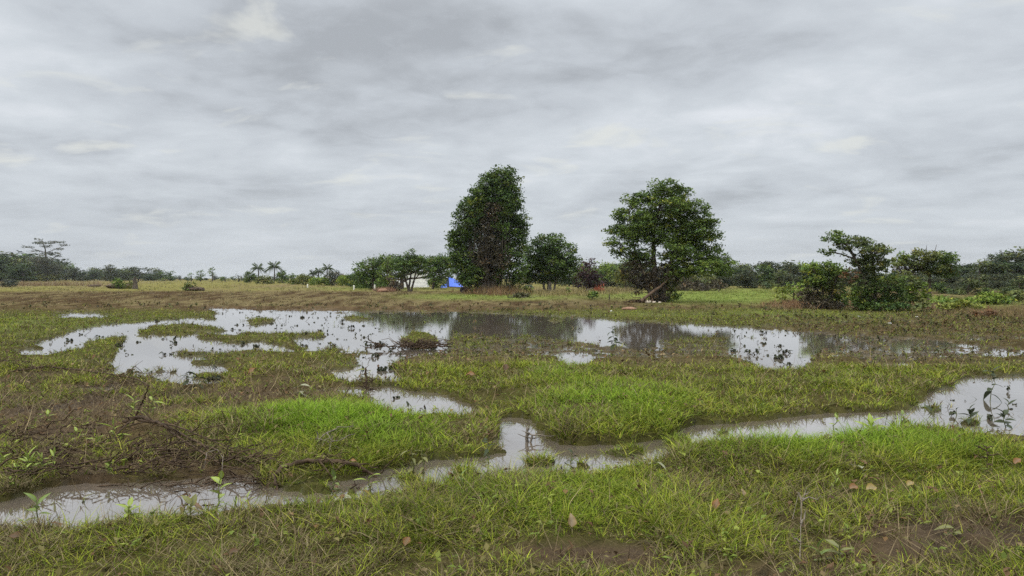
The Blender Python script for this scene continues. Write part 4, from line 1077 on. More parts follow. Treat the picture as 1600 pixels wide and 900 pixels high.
# orange red stack with a dark beam beside it
x, y, z, s = place(936, 457.5)
br = empty('brick_stack', (x, y, z)); tag(br, 'orange red stack of bricks between the purple bush and the spreading tree', 'bricks')
M_BRICK = flat_mat('orange_red_brick', (.50, .155, .09), .85, .1)
tb = Tubes()
for k in range(7):
    for j in range(8 - (k > 4) * 3):
        xo = -8 * s + j * 2 * s + rng.normal(0, .01)
        tb.raw(*bx_vq((xo, -.25 + rng.normal(0, .015), k * .078), (xo + 1.85 * s, .25, k * .078 + .07)))
tb.build('stack', M_BRICK, br, False)
tb = Tubes()
for xo in (-6.5, -1.5, 2.0, 6.0):
    tb.raw(*bx_vq((xo * s, -.2, .55), (xo * s + .12, .0, .55 + .10 + .2 * rng.random())))
tb.build('loose_bricks', M_BRICK, br, False)
x, y, z, s = place(919, 458.5)
tb = Tubes(); tb.add([(-8 * s, 0, .08), (0, .02, .22), (8 * s, .1, .42)], [.05, .05, .05], 6)
bm_ = tb.build('timber_beam', M_GREYWOOD); bm_.location = (x, y, z); tag(bm_, 'pale timber beam propped up left of the orange red brick stack', 'timber')

# pale posts in the left half of the field, thin posts in the middle
M_POST = flat_mat('white_paint', (.72, .70, .62)); M_STAKE = M_PALEBARK
for (u, vb, hp_, lab) in ((480.5, 451, 5, 'leftmost of three short white posts, under the middle palms'), (553, 455, 6.5, 'middle one of three short white posts in the field'), (585.5, 456, 8.5, 'tallest of three short white posts, left of the lighter green narrow tree')):
    x, y, z, s = place(u, vb)
    po = empty('marker_post', (x, y, z - .05)); tag(po, lab, 'post', 'short white posts in the field')
    tb = Tubes(); tb.raw(*bx_vq((-.08, -.08, 0), (.08, .08, hp_ * s))); tb.build('shaft', M_POST, po, False)
    hh = hp_ * s; tb = Tubes(); tb.raw([(-.095, -.095, hh), (.095, -.095, hh), (.095, .095, hh), (-.095, .095, hh), (-.02, -.02, hh + .1), (.02, -.02, hh + .1), (.02, .02, hh + .1), (-.02, .02, hh + .1)], bx_vq((0, 0, 0), (1, 1, 1))[1]); tb.build('cap', M_POST, po, False)
for k, (u, vb, hh, tilt, lab) in enumerate(((857, 461, 19, .4, 'pale slim pole at the left under the round dark tree'), (861.5, 461, 18, -.2, 'pale slim pole at the right under the round dark tree'), (885, 459, 10, .3, 'short dark stake right of the round dark tree'),
                                     (962, 456, 9, .2, 'thin stake in the strip left of the spreading tree, next to the bricks'), (966, 456, 10, -.4, 'thin leaning stake right of the stake next to the bricks'), (952, 472, 9, 0, 'dark thin stick standing alone in front of the green strip'),
                                     (1123, 459, 11, .3, 'dark stake at the back of the bright lawn strip'))):
    x, y, z, s = place(u, vb); tb = Tubes()
    tb.add(wander((0, 0, -.1), (tilt * s * 3, 0, hh * s), 5, .01), np.linspace(.05, .03, 5), 6)
    po = tb.build('stake', M_STAKE if 'pale' in lab else M_BARK); po.location = (x, y, z); tag(po, lab, 'stake')

# leaning fallen trunk and heap under the spreading tree
x, y, z, s = place(1012, 475.5)
fl = empty('broken_tree', (x, y, z)); tag(fl, 'reddish brown broken trunk leaning into the spreading tree from the ground', 'fallen trunk')
M_ORANGEBARK = rough_mat('reddish_bark', (.085, .055, .036), (.17, .115, .075), 4, .85, .5)
tb = Tubes(); tb.add(wander((-12 * s, -.3, .10), (50 * s, .6, 48 * s), 9, .005), np.linspace(.11, .05, 9), 8); tb.build('log', M_ORANGEBARK, fl)
tb = Tubes()
for k in range(9): tb.add(wander((rng.normal(0, 5) * s, -.2, .1), (rng.normal(-2, 11) * s, -.4 + rng.normal(0, .3), (2 + 12 * rng.random()) * s), 5, .08), np.linspace(.04, .012, 5), 5)
tb.build('broken_branches', M_ORANGEBARK, fl)
x, y, z, s = place(995, 475)
tb = Tubes()
for k in range(26): tb.add(wander((rng.normal(0, 9) * s, rng.normal(0, .3), .02), (rng.normal(0, 12) * s, rng.normal(0, .4), (1 + 5 * rng.random()) * s), 5, .08), np.linspace(.04, .012, 5), 5)
o = tb.build('branch_heap', M_DEADWOOD); o.location = (x, y, z); tag(o, 'dark heap of branches left of the leaning broken trunk', 'branches')


def rock(name, u, vb, r, mat, lab, cat, grp=None, sq=(1, .8, .6)):
    x, y, z, s = place(u, vb)
    th, ph = np.meshgrid(np.linspace(0, 2 * np.pi, 13)[:-1], np.linspace(.1, np.pi - .1, 8))
    D = np.stack([np.cos(th) * np.sin(ph), np.sin(th) * np.sin(ph), np.cos(ph)], -1).reshape(-1, 3)
    rr = 1 + .35 * fbm(D[:, 0] * 2 + u, D[:, 1] * 2 + D[:, 2] * 2.3, int(u), 3)
    V = D * rr[:, None] * r * np.array(sq)
    i = np.arange(96).reshape(8, 12); j = np.roll(i, -1, 1)
    Qd = np.stack([i[:-1], j[:-1], j[1:], i[1:]], -1).reshape(-1, 4)
    Qd = np.concatenate([Qd, [[0, 1, 2, 3], [0, 3, 4, 5], [0, 5, 6, 7], [0, 7, 8, 9], [0, 9, 10, 11], [84, 87, 86, 85], [84, 89, 88, 87], [84, 91, 90, 89], [84, 93, 92, 91], [84, 95, 94, 93]]])
    o = mesh_np(name, V, Qd, mat); o.location = (x, y, z + r * sq[2] * .6); tag(o, lab, cat, grp)
    return o


M_PALE = flat_mat('pale_cut_wood', (.55, .47, .36)); M_CLOD = rough_mat('earth_clod', (.07, .05, .036), (.14, .10, .07), 6, .95, .7)
M_REDCLOD = rough_mat('reddish_clod', (.22, .125, .08), (.32, .19, .12), 6, .95, .7); M_LITTER = flat_mat('pale_litter', (.72, .70, .66))
rock('cut_log', 1013, 475.8, .15, M_PALE, 'palest cut log lump at the foot of the spreading tree', 'log', None, (1.3, .8, .7))
rock('cut_log', 1022, 476.2, .12, M_PALE, 'small cut log lump right of the palest one under the spreading tree', 'log')
rock('cut_log', 1031, 476.5, .10, M_PALE, 'smallest pale lump under the right side of the spreading tree', 'log')
rock('earth_clod', 983, 486, .24, M_REDCLOD, 'reddish lump of earth on the far bank before the spreading tree', 'clod', None, (1.5, .8, .4))
rock('earth_clod', 598, 459, .4, M_REDCLOD, 'reddish mound of earth left of the pale shed', 'clod', None, (1.4, .8, .55))
for (u, v, r, lab) in ((1342, 496, .06, 'white scrap of litter below the shrubby tree, farthest left of three'), (1390, 508, .07, 'white scrap of litter on the bare mud, middle of three'), (1433, 498, .05, 'white scrap of litter on the bare mud, farthest right of three'),
                       (846, 493, .07, 'pale scrap on the far bank under the round dark tree'), (955, 488, .05, 'little pale scrap left of the reddish lump of earth')):
    rock('litter_scrap', u, v, r, M_LITTER, lab, 'litter', None, (1.2, .7, .5))
# mounds with stumps in the left field
for (u, vb, r, lab) in ((188, 452.5, .95, 'dark brown earth mound overgrown with a bush in the left field'), (305, 456.5, .62, 'low dark earth mound, lone in the left field'),
                        (147, 449, .5, 'flat dark earth mound left of the overgrown mound')):
    s = gp(u, vb)[1] / FPX
    rock('earth_mound', u, vb, r * 1.3, M_CLOD, lab, 'mound', None, (1.5, .9, .35))
px_tree('bush', 'small dark bush growing on the overgrown earth mound', 'bush', 184, 453, [(182, 443, 7, 8, 1.4, 'mid'), (188, 446, 8, 7, 1.4, 'deep'), (200, 447, 9, 6, 1.2, 'olive')], [[(184, 453.5, .05), (184, 445, .03)]], Lpx=3, cr_px=3, m_=11, limbs=False)
px_tree('bush', 'dry grey brown bush growing on the lone low mound', 'bush', 297, 456.5, [(299, 447, 7, 5, 1.3, 'olive'), (295, 450, 6, 6, 1.3, 'deep'), (305, 451, 6, 4, 1.2, 'brown')], [[(297, 457, .05), (297, 449, .03)]], Lpx=3, cr_px=3, m_=11, limbs=False)
x, y, z, s = place(211, 453.5); tb = Tubes(); tb.add([(0, 0, -.1), (.05, 0, 8 * s), (-.05, 0, 14 * s), (.1, 0, 18.5 * s)], [.42, .26, .24, .13], 8); tb.add([(.02, 0, 9 * s), (.5, 0, 12 * s)], [.12, .06], 6)
o = tb.build('tree_stump', M_BARK); o.location = (x, y, z); tag(o, 'tall broken stump at the right end of the overgrown earth mound', 'stump')
# brush heap with a palm seedling by the tall tree
x, y, z, s = place(811, 468.5)
bh = empty('brush_heap', (x, y, z)); tag(bh, 'heap of cut brush and twigs in front of the olive bush', 'brush heap')
tb = Tubes()
for k in range(60):
    c0 = rng.normal(0, 7) * s; tb.add(wander((c0, rng.normal(0, .4), .02), (c0 + rng.normal(3, 7) * s, rng.normal(0, .4), (2 + 10 * rng.random()) * s), 5, .08), np.linspace(.03, .01, 5), 4)
tb.build('twigs', M_BARK, bh)
cen = np.stack([rng.normal(2, 7, 40) * s, rng.normal(0, .4, 40), (1 + 8 * rng.random(40)) * s], 1)
mesh_np('dry_leaves', *crown_np(cen, 3 * s, 10, 4 * s, pal_cols(np.full(40, PKEYS.index('olive'))))[:2], M_LEAF, None, False, None, bh)
me = bpy.data.objects['dry_leaves'].data; a = me.color_attributes.new('col', 'FLOAT_COLOR', 'POINT'); a.data.foreach_set('color', np.tile(np.array([.115, .115, .05, 1], np.float32), len(me.vertices)))
x, y, z, s = place(825, 461)
tb = Bag()
for k in range(9):
    t = np.linspace(0, 1, 7); az = k * .75; L = 11 * s * (.8 + .4 * rng.random()); P = np.stack([L * t * math.cos(az) * .8, L * t * math.sin(az) * .8, 12 * s + L * (.8 * t - 1.1 * t * t)], 1)
    sd = np.array([-math.sin(az), math.cos(az), 0]) * L * .13
    V = np.stack([P - sd * np.sin(np.pi * (.1 + .85 * t))[:, None] - [0, 0, .08], P, P + sd * np.sin(np.pi * (.1 + .85 * t))[:, None] - [0, 0, .08]], 1).reshape(-1, 3)
    i = np.arange(21).reshape(7, 3); Qd = np.stack([i[:-1, :-1], i[:-1, 1:], i[1:, 1:], i[1:, :-1]], -1).reshape(-1, 4)
    tb.add(V, Qd, np.tile(np.array([[.16, .19, .12]]), (21, 1)))
pr = empty('palm_seedling', (x, y, z)); tag(pr, 'grey green young palm with drooping fronds behind the bright sprout', 'palm')
tb.build('crown', M_LEAF, pr)
tb = Tubes(); tb.add([(0, 0, -.05), (0, 0, 12 * s)], [.07, .05], 6); tb.build('trunk', M_BARK, pr)
px_tree('sprout_bush', 'small green leafy sprout in the strip below the orange red bricks', 'bush', 926, 470, [(926, 462, 7, 5, 1, 'mid'), (929, 465, 5, 4, 1, 'bright')], [[(926, 471, .03), (926, 462, .02)]], Lpx=5, cr_px=3.5, m_=9, limbs=False)
px_tree('sprout_bush', 'slim green sprout left of the dark stake by the round dark tree', 'bush', 886, 464, [(886, 456, 4, 5, 1, 'mid')], [[(886, 465, .03), (886, 457, .02)]], Lpx=4, cr_px=3, m_=9, limbs=False)

# ------------------------------------------------------------------ near ground: branches, leaves, seedlings
rng = np.random.default_rng(77)
M_DEADLEAF = leaf_mat('dead_leaf', .15, .75, .15)


def pxp(u, v, dz=0.0):
    x, y = gp(u, v); return np.array([x, y, zat(x, y) + dz])


def branch(name, label, cat, paths, mat, twigs=0, twig_len=.25, parts=None):
    """paths: [[(u, v, height above ground, radius)...]]; first is the stem"""
    o0 = np.array([*gp(*paths[0][0][:2]), 0.0]); o0[2] = zat(o0[0], o0[1])
    root = empty(name, o0) if len(paths) > 1 or twigs else None
    first = None; pts_all = []
    tbb = Tubes(); tbs = Tubes()
    for k, pth in enumerate(paths):
        P = np.array([pxp(u, v, h) for (u, v, h, r) in pth]) - o0
        rr = np.array([q[3] for q in pth]) * .55
        tt = np.linspace(0, len(P) - 1, (len(P) - 1) * 5 + 1)
        PP = np.stack([np.interp(tt, np.arange(len(P)), P[:, i]) for i in range(3)], 1)
        PP[1:-1] += rng.normal(0, .35, (len(PP) - 2, 3)) * np.interp(tt, np.arange(len(P)), rr)[1:-1, None] * np.array([1, 1, .6])
        tk = tbs if k == 0 else Tubes()
        tk.add(PP, np.interp(tt, np.arange(len(P)), rr) * (1 + .12 * rng.normal(0, 1, len(PP))), 8)
        if k: tk.build('side_branch', mat, root)
        pts_all.append(PP)
    for k in range(twigs):
        PP = pts_all[rng.integers(0, len(pts_all))]; p = PP[rng.integers(1, len(PP))]
        q = p + np.array([rng.normal(0, 1), rng.normal(0, .8), abs(rng.normal(0, .45)) - .1]) * twig_len
        tbb.add(wander(p, q, 5, .10), np.linspace(.007, .002, 5), 4)
    st = tbs.build('stem' if root else name, mat, root)
    if root is None:
        st.location = o0; tag(st, label, cat); return st
    tag(root, label, cat)
    if tbb.n: tbb.build('twigs', mat, root)
    return root


branch('fallen_branch', 'long thin fallen branch lying across the turf at the left edge', 'branch',
       [[(10, 590, .03, .022), (70, 584, .05, .024), (130, 588, .05, .024), (180, 596, .06, .022), (215, 606, .07, .02), (262, 628, .02, .012)],
        [(60, 586, .05, .014), (30, 578, .08, .010), (-10, 572, .03, .006)], [(150, 592, .05, .012), (190, 612, .03, .008), (160, 628, .02, .005)]], M_DEADWOOD, 46, .28)
branch('upright_stick', 'dark broken stick standing up out of the mud by the bright leafy weeds', 'stick',
       [[(206, 687, 0, .022), (214, 687, .13, .019), (222, 687, .24, .017), (231, 687, .385, .014)]], M_DEADWOOD)
branch('fallen_branch', 'forked dead branch sloping from the foot of the upright stick down to the water', 'branch',
       [[(190, 690, .04, .03), (215, 690, .10, .034), (250, 700, .09, .026), (300, 712, .08, .02), (350, 728, .06, .018), (402, 748, .02, .013)],
        [(215, 692, .08, .022), (270, 702, .12, .015), (340, 716, .09, .011), (382, 726, .05, .007)], [(260, 702, .08, .016), (330, 736, .05, .012), (395, 752, .02, .008)],
        [(205, 690, .08, .02), (180, 705, .05, .012), (160, 722, .01, .007)]], M_DEADWOOD, 40, .22)
branch('driftwood_branch', 'dark driftwood pole along the near shore of the left channel', 'branch',
       [[(200, 770, .03, .016), (270, 768, .045, .022), (340, 766, .05, .022), (400, 757, .05, .018), (450, 745, .05, .012)], [(300, 768, .05, .012), (345, 752, .09, .009), (372, 745, .07, .005)]], M_DEADWOOD, 24, .18)
branch('driftwood_log', 'dark broken limb resting over the water in the middle of the channel', 'branch',
       [[(405, 768, .01, .034), (440, 750, .05, .036), (480, 744, .06, .04), (520, 744, .055, .038), (556, 746, .05, .03), (600, 748, .03, .014)], [(425, 758, .04, .026), (436, 772, .02, .014), (420, 780, .0, .008)],
        [(500, 746, .06, .016), (540, 764, .04, .010), (566, 772, .01, .006)]], M_DEADWOOD, 26, .16)
tb = Tubes(); c0 = pxp(330, 742)
for k in range(175):
    u_, v_ = 150 + 250 * rng.random(), 715 + 48 * rng.random()
    p = pxp(u_, v_, .01 + .05 * rng.random()); a = rng.normal(0, .5); L = .12 + .3 * rng.random()
    q = p + np.array([math.cos(a) * L * (1 if rng.random() < .8 else -1), math.sin(a) * L * .6, rng.normal(.03, .05)])
    tb.add(wander(p, q, 6, .08) - c0, np.linspace(.007, .002, 6) * (.6 + .8 * rng.random()), 4)
o = tb.build('twig_tangle', M_DEADWOOD); o.location = c0; tag(o, 'tangle of dark twigs matted on the muddy bank above the left channel', 'twigs')
tb = Tubes(); c0 = pxp(40, 730)
for k in range(130):
    u_, v_ = -60 + 200 * rng.random(), 690 + 76 * rng.random()
    p = pxp(u_, v_, .01 + .06 * rng.random()); a = rng.normal(0, .6); L = .12 + .35 * rng.random()
    tb.add(wander(p, p + np.array([math.cos(a) * L, math.sin(a) * L * .6, rng.normal(.02, .05)]), 6, .08) - c0, np.linspace(.008, .002, 6), 4)
o = tb.build('twig_tangle', M_DEADWOOD); o.location = c0; tag(o, 'tangle of dark twigs and roots in the mud at the left edge', 'twigs')
branch('curved_twig', 'pale curved twig arching over the dark twig tangle', 'twig', [[(312, 748, .03, .006), (322, 738, .10, .006), (338, 736, .12, .006), (347, 740, .08, .005), (343, 760, .02, .004)]], M_GREYWOOD)
branch('dead_vine', 'pale coil of dead vine on the bank under the middle green mound', 'vine', [[(494, 722, .02, .009), (500, 714, .06, .010), (510, 712, .09, .010), (518, 718, .06, .009), (512, 726, .02, .008)], [(500, 722, .02, .007), (506, 715, .05, .006), (530, 722, .03, .005)]], M_GREYWOOD, 8, .12)
branch('forked_stick', 'short dark stick poking out of the top of the middle green mound', 'stick', [[(526, 655, .0, .014), (535, 652, .12, .012), (546, 648, .24, .009)], [(535, 652, .12, .008), (528, 650, .2, .005)]], M_DEADWOOD)
branch('short_stick', 'short dark twig sticking up at the left of the short dark stick', 'stick', [[(497, 668, 0, .009), (492, 665, .1, .008), (487, 661, .17, .006)]], M_DEADWOOD)
branch('dry_stalk', 'bent pale dry stalk drooping in the right foreground', 'stalk', [[(1252, 893, 0, .0045), (1253, 870, .10, .0042), (1254, 850, .17, .004), (1250, 835, .2, .0035), (1240, 850, .13, .003)], [(1254, 852, .18, .003), (1262, 830, .22, .0025)]], M_GREYWOOD, 5, .08)
branch('dark_stem', 'thin dark upright weed stem at the right edge of the near turf', 'stem', [[(1544, 750, 0, .005), (1545, 748, .12, .004), (1544, 747, .22, .003)]], M_DEADWOOD, 9, .05)
branch('tuft_stake', 'stubby rotten stake with moss in the middle of the channel', 'stake', [[(824, 692, -.03, .03), (824, 691, .1, .034), (825, 690, .2, .03)], [(826, 692, .0, .02), (832, 692, .14, .016)]], M_GREYWOOD, 14, .08)
branch('tuft_stake', 'dark rotten stub with hanging roots between the small pools', 'stake', [[(572, 610, -.03, .03), (572, 608, .16, .035), (571, 606, .36, .02)], [(573, 610, .05, .02), (580, 608, .22, .01)]], M_DEADWOOD, 26, .14)
branch('low_twig', 'bare branching twig standing in the water at the left bottom channel', 'twig', [[(262, 828, .0, .007), (275, 822, .06, .006), (300, 808, .1, .005), (318, 800, .12, .003)], [(275, 822, .06, .005), (284, 812, .14, .003), (290, 806, .2, .002)]], M_DEADWOOD, 9, .1)

# brushwood island in the far pond
x, y = gp(650, 545); tb = Tubes()
for k in range(95):
    a = rng.random() * 6.28; r = abs(rng.normal(0, .42)); p = np.array([r * math.cos(a) * 1.1, r * math.sin(a) * .8, .02]); tb.add(wander(p, p + np.array([rng.normal(0, .35), rng.normal(0, .3), .04 + .2 * rng.random() * max(0, 1 - r)]), 5, .08), np.linspace(.014, .004, 5), 4)
for k in range(5): tb.add(wander((-.7, -.3, .05), (-.9 - .4 * rng.random(), -.4, .35 * rng.random()), 5, .08), np.linspace(.02, .006, 5), 5)
o = tb.build('brushwood_heap', M_DEADWOOD); o.location = (x, y, max(zat(x, y), -.02)); tag(o, 'brown heap of brushwood standing in the middle of the far pond', 'brushwood')

# leaf mesh
def leaf_vq(L, Wd, curl=.3, fold=.25, nl=7, cup=0.0):
    t = np.linspace(0, 1, nl); w_ = Wd * .5 * np.sin(np.pi * np.clip(t, 0.02, .98) ** .8) ** .85
    z = -curl * L * t * t; ln = L * t
    V = np.stack([np.stack([ln, -w_, z + fold * w_ + cup * w_ * np.sin(9 * t)], 1), np.stack([ln, 0 * w_, z], 1), np.stack([ln, w_, z + fold * w_ - cup * w_ * np.sin(7 * t)], 1)], 1).reshape(-1, 3)
    i = np.arange(nl * 3).reshape(nl, 3); return V, np.stack([i[:-1, :-1], i[:-1, 1:], i[1:, 1:], i[1:, :-1]], -1).reshape(-1, 4)


def leaf_data(name, L, Wd, colr, curl, fold, mat, cup=0.0):
    V, Qd = leaf_vq(L, Wd, curl, fold, 8, cup)
    cc = np.array(colr) * (1 + .25 * fbm(V[:, 0] / L * 4, V[:, 1] / Wd * 3, int(L * 1e4) % 97, 3))[:, None]
    mid = np.zeros(len(V), bool); mid[1::3] = True
    cc[mid] = cc[mid] * .7 + np.array(colr).max() * .35
    o = mesh_np(name, V, Qd, mat, cc); me = o.data; bpy.data.objects.remove(o)
    return me


LM = {}
for nm, colr in (('fresh', (.25, .32, .025)), ('green', (.15, .21, .03)), ('olive', (.18, .18, .045)), ('pale', (.30, .30, .17)), ('rusty', (.22, .12, .06)), ('dark', (.055, .07, .03))):
    LM[nm] = [leaf_data('leaf', 1.0, .46, colr, c_, .25, M_WEED) for c_ in (.15, .4, .7)]


def seedling(u, v, h, nleaf, L, kind, label, cat='seedling', name='broadleaf_seedling', el0=1.1, el1=.1, group=None, width=1.0, clump=1, mat_stem=None):
    x, y = gp(u, v); z = max(zat(x, y), -.01)
    root = empty(name, (x, y, z), rng.random() * 6.28); tag(root, label, cat, group)
    tb = Tubes(); k_ = 0
    for c_ in range(clump):
        ox = np.array([rng.normal(0, .05), rng.normal(0, .05), 0]) if clump > 1 else np.zeros(3)
        hh = h * (.7 + .4 * rng.random()) if clump > 1 else h
        tip = ox + np.array([rng.normal(0, .12) * hh, rng.normal(0, .12) * hh, hh])
        P = wander(ox - [0, 0, .03], tip, 6, .04); tb.add(P, np.linspace(.006, .003, 6), 5)
        for k in range(nleaf):
            t = (k + .6) / nleaf; p = P[0] + (P[-1] - P[0]) * (.25 + .75 * t)
            el = el1 + (el0 - el1) * t + rng.normal(0, .15); az = k_ * 2.4 + rng.normal(0, .3); k_ += 1
            lf = bpy.data.objects.new('leaf', LM[kind][rng.integers(0, 3)]); col.objects.link(lf); lf.parent = root
            sc_ = L * .82 * (.6 + .6 * rng.random()); lf.scale = (sc_, sc_ * width, sc_); lf.location = p; lf.rotation_euler = (rng.normal(0, .25), -el, az)
    tb.build('stem', mat_stem or M_WEEDSTEM, root)
    return root


M_WEEDSTEM = rough_mat('weed_stem', (.10, .11, .04), (.16, .17, .06), 20, .6, .2)
S = seedling
S(1366, 690, .12, 8, .19, 'fresh', 'largest bright green broad leaved plant, on the bank of the right channel', 'plant', 'broadleaf_plant', 1.2, .35, None, .8)
S(1418, 664, .12, 5, .10, 'green', 'small green plant at the waterline right of the largest broad leaved plant', 'plant')
S(1304, 676, .20, 5, .09, 'fresh', 'slender green seedling in the channel left of the largest broad leaved plant')
S(577, 765, .10, 4, .16, 'fresh', 'bright green sprig with one big pointed leaf by the broken limb over the water', 'plant', 'broadleaf_plant', .7, .2)
S(520, 770, .12, 5, .10, 'green', 'dull green seedling under the broken limb over the water')
S(205, 660, .22, 7, .14, 'fresh', 'bright leafy weed left of the upright stick', 'weed', 'broadleaf_weed', 1.1, .2, None, .7)
S(238, 655, .24, 6, .15, 'fresh', 'bright leafy weed right behind the upright stick', 'weed', 'broadleaf_weed', 1.2, .4, None, .6)
S(178, 705, .14, 6, .16, 'fresh', 'pale green weed with two long raised leaves left of the forked dead branch', 'weed', 'broadleaf_weed', 1.0, .5, None, .4)
S(120, 708, .10, 6, .10, 'fresh', 'small bright weed, left one of the pair on the dark mud', 'weed', 'broadleaf_weed')
S(148, 715, .10, 8, .10, 'fresh', 'small bright weed, right one of the pair on the dark mud', 'weed', 'broadleaf_weed')
S(72, 672, .10, 5, .10, 'fresh', 'tiny bright weed by itself on the brown turf at the left', 'weed', 'broadleaf_weed')
S(35, 758, .10, 6, .12, 'fresh', 'clump of bright leafy weeds on the mud at the left edge', 'weed', 'broadleaf_weed', 1.2, .3, None, .6, 4)
S(65, 752, .14, 6, .12, 'fresh', 'taller clump of bright weeds right of the clump at the left edge', 'weed', 'broadleaf_weed', 1.3, .4, None, .5, 4)
S(5, 745, .12, 5, .11, 'fresh', 'weed clump cut by the left edge of the picture', 'weed', 'broadleaf_weed', 1.2, .3, None, .6, 2)
S(57, 815, .14, 6, .12, 'green', 'leafy weed at the near bank of the channel, farthest left', 'weed', 'broadleaf_weed')
S(338, 800, .24, 6, .12, 'fresh', 'tall leafy weed with a pointed top leaf at the near bank of the left channel', 'weed', 'broadleaf_weed', 1.2, .2)
S(362, 808, .12, 5, .08, 'fresh', 'short fresh sprout right of the tall leafy weed', 'weed', 'sprout', 1.4, .9, None, .5)
S(392, 806, .13, 5, .08, 'fresh', 'short fresh sprout in the water edge near the small pale bank', 'weed', 'sprout', 1.4, .9, None, .5)
S(200, 832, .10, 9, .14, 'fresh', 'yellow green drooping weed in the foreground turf below the channel', 'weed', 'broadleaf_weed', .8, 0)
S(280, 818, .20, 7, .13, 'rusty', 'rusty brown and pale weed leaning over the left channel', 'weed', 'withered_weed', .6, -.4)
S(292, 838, .12, 7, .11, 'olive', 'olive weed at the base of the rusty leaning weed', 'weed', 'broadleaf_weed')
S(548, 802, .05, 4, .17, 'pale', 'pale withered broad leaf plant flattened on the mud near the broken limb', 'plant', 'withered_plant', .3, -.1, None, .9)
S(648, 752, .26, 8, .12, 'olive', 'withered weed with drooping leaves standing in the near channel', 'weed', 'withered_weed', .4, -.6)
S(663, 742, .2, 7, .10, 'olive', 'second withered weed just behind the one standing in the near channel', 'weed', 'withered_weed', .4, -.6)
S(762, 725, .22, 7, .09, 'dark', 'dark thin weed with small leaves in the bend of the channel', 'weed', 'withered_weed', .5, -.3)
S(893, 725, .10, 7, .08, 'dark', 'low dark weed at the near bank right of the bend', 'weed', 'withered_weed')
S(880, 752, .10, 6, .12, 'olive', 'withered clump on the near bank below the low dark weed', 'plant', 'withered_plant', .4, -.2)
S(728, 790, .12, 6, .10, 'green', 'round leaved green weed in the near turf below the bend of the channel', 'weed', 'broadleaf_weed')
S(1018, 750, .07, 5, .12, 'pale', 'pale flattened plant on the near turf in the middle right', 'plant', 'withered_plant', .4, -.1)
S(1303, 778, .12, 6, .10, 'fresh', 'fresh upright sprout on the bare patch of the right foreground', 'weed', 'sprout', 1.3, .8, None, .5)
S(1350, 758, .06, 4, .12, 'pale', 'pale limp plant above the pair of brown leaves', 'plant', 'withered_plant', .4, -.1)
S(1312, 895, .10, 7, .11, 'olive', 'yellowish broad leaved weed at the bottom edge of the picture', 'weed', 'broadleaf_weed', .8, .1, None, 1.2)
S(1284, 898, .12, 4, .10, 'green', 'dull upright leaf pair left of the yellowish weed at the bottom edge', 'weed', 'broadleaf_weed', 1.3, .9)
S(1492, 850, .05, 5, .11, 'olive', 'limp olive weed on the bare mud of the right foreground', 'weed', 'broadleaf_weed', .4, 0)
S(1548, 628, .42, 9, .17, 'dark', 'tall dark weed standing in the right pool', 'weed', 'withered_weed', .9, -.3)
S(1578, 640, .10, 4, .12, 'dark', 'small dark weed right of the tall one in the right pool', 'weed', 'withered_weed')
S(1518, 665, .16, 8, .14, 'dark', 'dark bushy weed at the near side of the right pool', 'weed', 'withered_weed')
S(1574, 668, .16, 8, .14, 'dark', 'dark leaning weed nearest the right edge in the right pool', 'weed', 'withered_weed')
S(1463, 660, .14, 3, .10, 'dark', 'thin dark weed at the left end of the right pool', 'weed', 'withered_weed')
S(1498, 662, .18, 3, .10, 'dark', 'thin upright dark weed in the middle of the right pool', 'weed', 'withered_weed')
S(572, 602, .18, 7, .16, 'olive', 'withered clump growing on the dark rotten stub between the small pools', 'plant', 'withered_plant', .3, -.4)
S(963, 548, .5, 12, .2, 'dark', 'dark bushy weed on the near shore of the far pond', 'weed', 'withered_weed', .6, -.4)
S(295, 610, .22, 5, .2, 'dark', 'dark round leaved weed in the near end of the left pond', 'weed', 'withered_weed', .2, -.3)
S(310, 615, .16, 5, .16, 'dark', 'lower dark weed right of the round leaved one in the left pond', 'weed', 'withered_weed', .2, -.3)
S(470, 625, .16, 6, .16, 'pale', 'pale tan withered plant on the brown turf above the middle green mound', 'plant', 'withered_plant', .3, -.4)

# dead leaves, each lying on its own
DL = {}
for nm, colr in (('tan', (.25, .175, .075)), ('orange', (.21, .10, .028)), ('yellow', (.27, .19, .05)), ('brown', (.11, .06, .025))):
    DL[nm] = leaf_data('dead_leaf', 1.0, .75, colr, .35, .55, M_DEADLEAF, .35)


def dead_leaf(u, v, L, kind, label, up=.15, rz=0.0, roll=0.0, dz=.05):
    p = pxp(u, v, dz); o = bpy.data.objects.new('dead_leaf', DL[kind]); col.objects.link(o); L = L * .74; dz = dz * .7; p[2] -= dz * .3
    o.location = p; o.scale = (L * .85, L * .8, L * .85); o.rotation_euler = (roll, -up, rz); tag(o, label, 'leaf')


dead_leaf(894, 852, .125, 'tan', 'large tan curled dead leaf standing in the near turf at the middle', 1.25, 1.5, .3, .05)
dead_leaf(1120, 822, .12, 'orange', 'orange brown curled dead leaf, left one of the pair in the near turf', 1.2, 1.2, -.3, .04)
dead_leaf(1164, 800, .08, 'tan', 'small pink tan dead leaf, right one of the pair in the near turf', 1.0, 1.7, .2, .05)
dead_leaf(1143, 800, .10, 'brown', 'dark brown dead leaf between the orange one and the pink tan one', .5, 2.2, .2, .04)
dead_leaf(1330, 786, .12, 'orange', 'orange dead leaf, left one of the two on the bare patch', .35, .2, .5, .07)
dead_leaf(1356, 788, .14, 'yellow', 'yellow and brown dead leaf, right one of the two on the bare patch', .35, .1, .5, .07)
dead_leaf(1420, 775, .11, 'yellow', 'yellow tan dead leaf right above the bare mud', .6, .3, .4, .06)
dead_leaf(1588, 742, .12, 'orange', 'orange brown dead leaf at the right edge of the turf', .8, .2, .4, .06)
dead_leaf(8, 872, .13, 'brown', 'brown dead leaf in the turf at the bottom left corner', .2, .1, .2, .07)
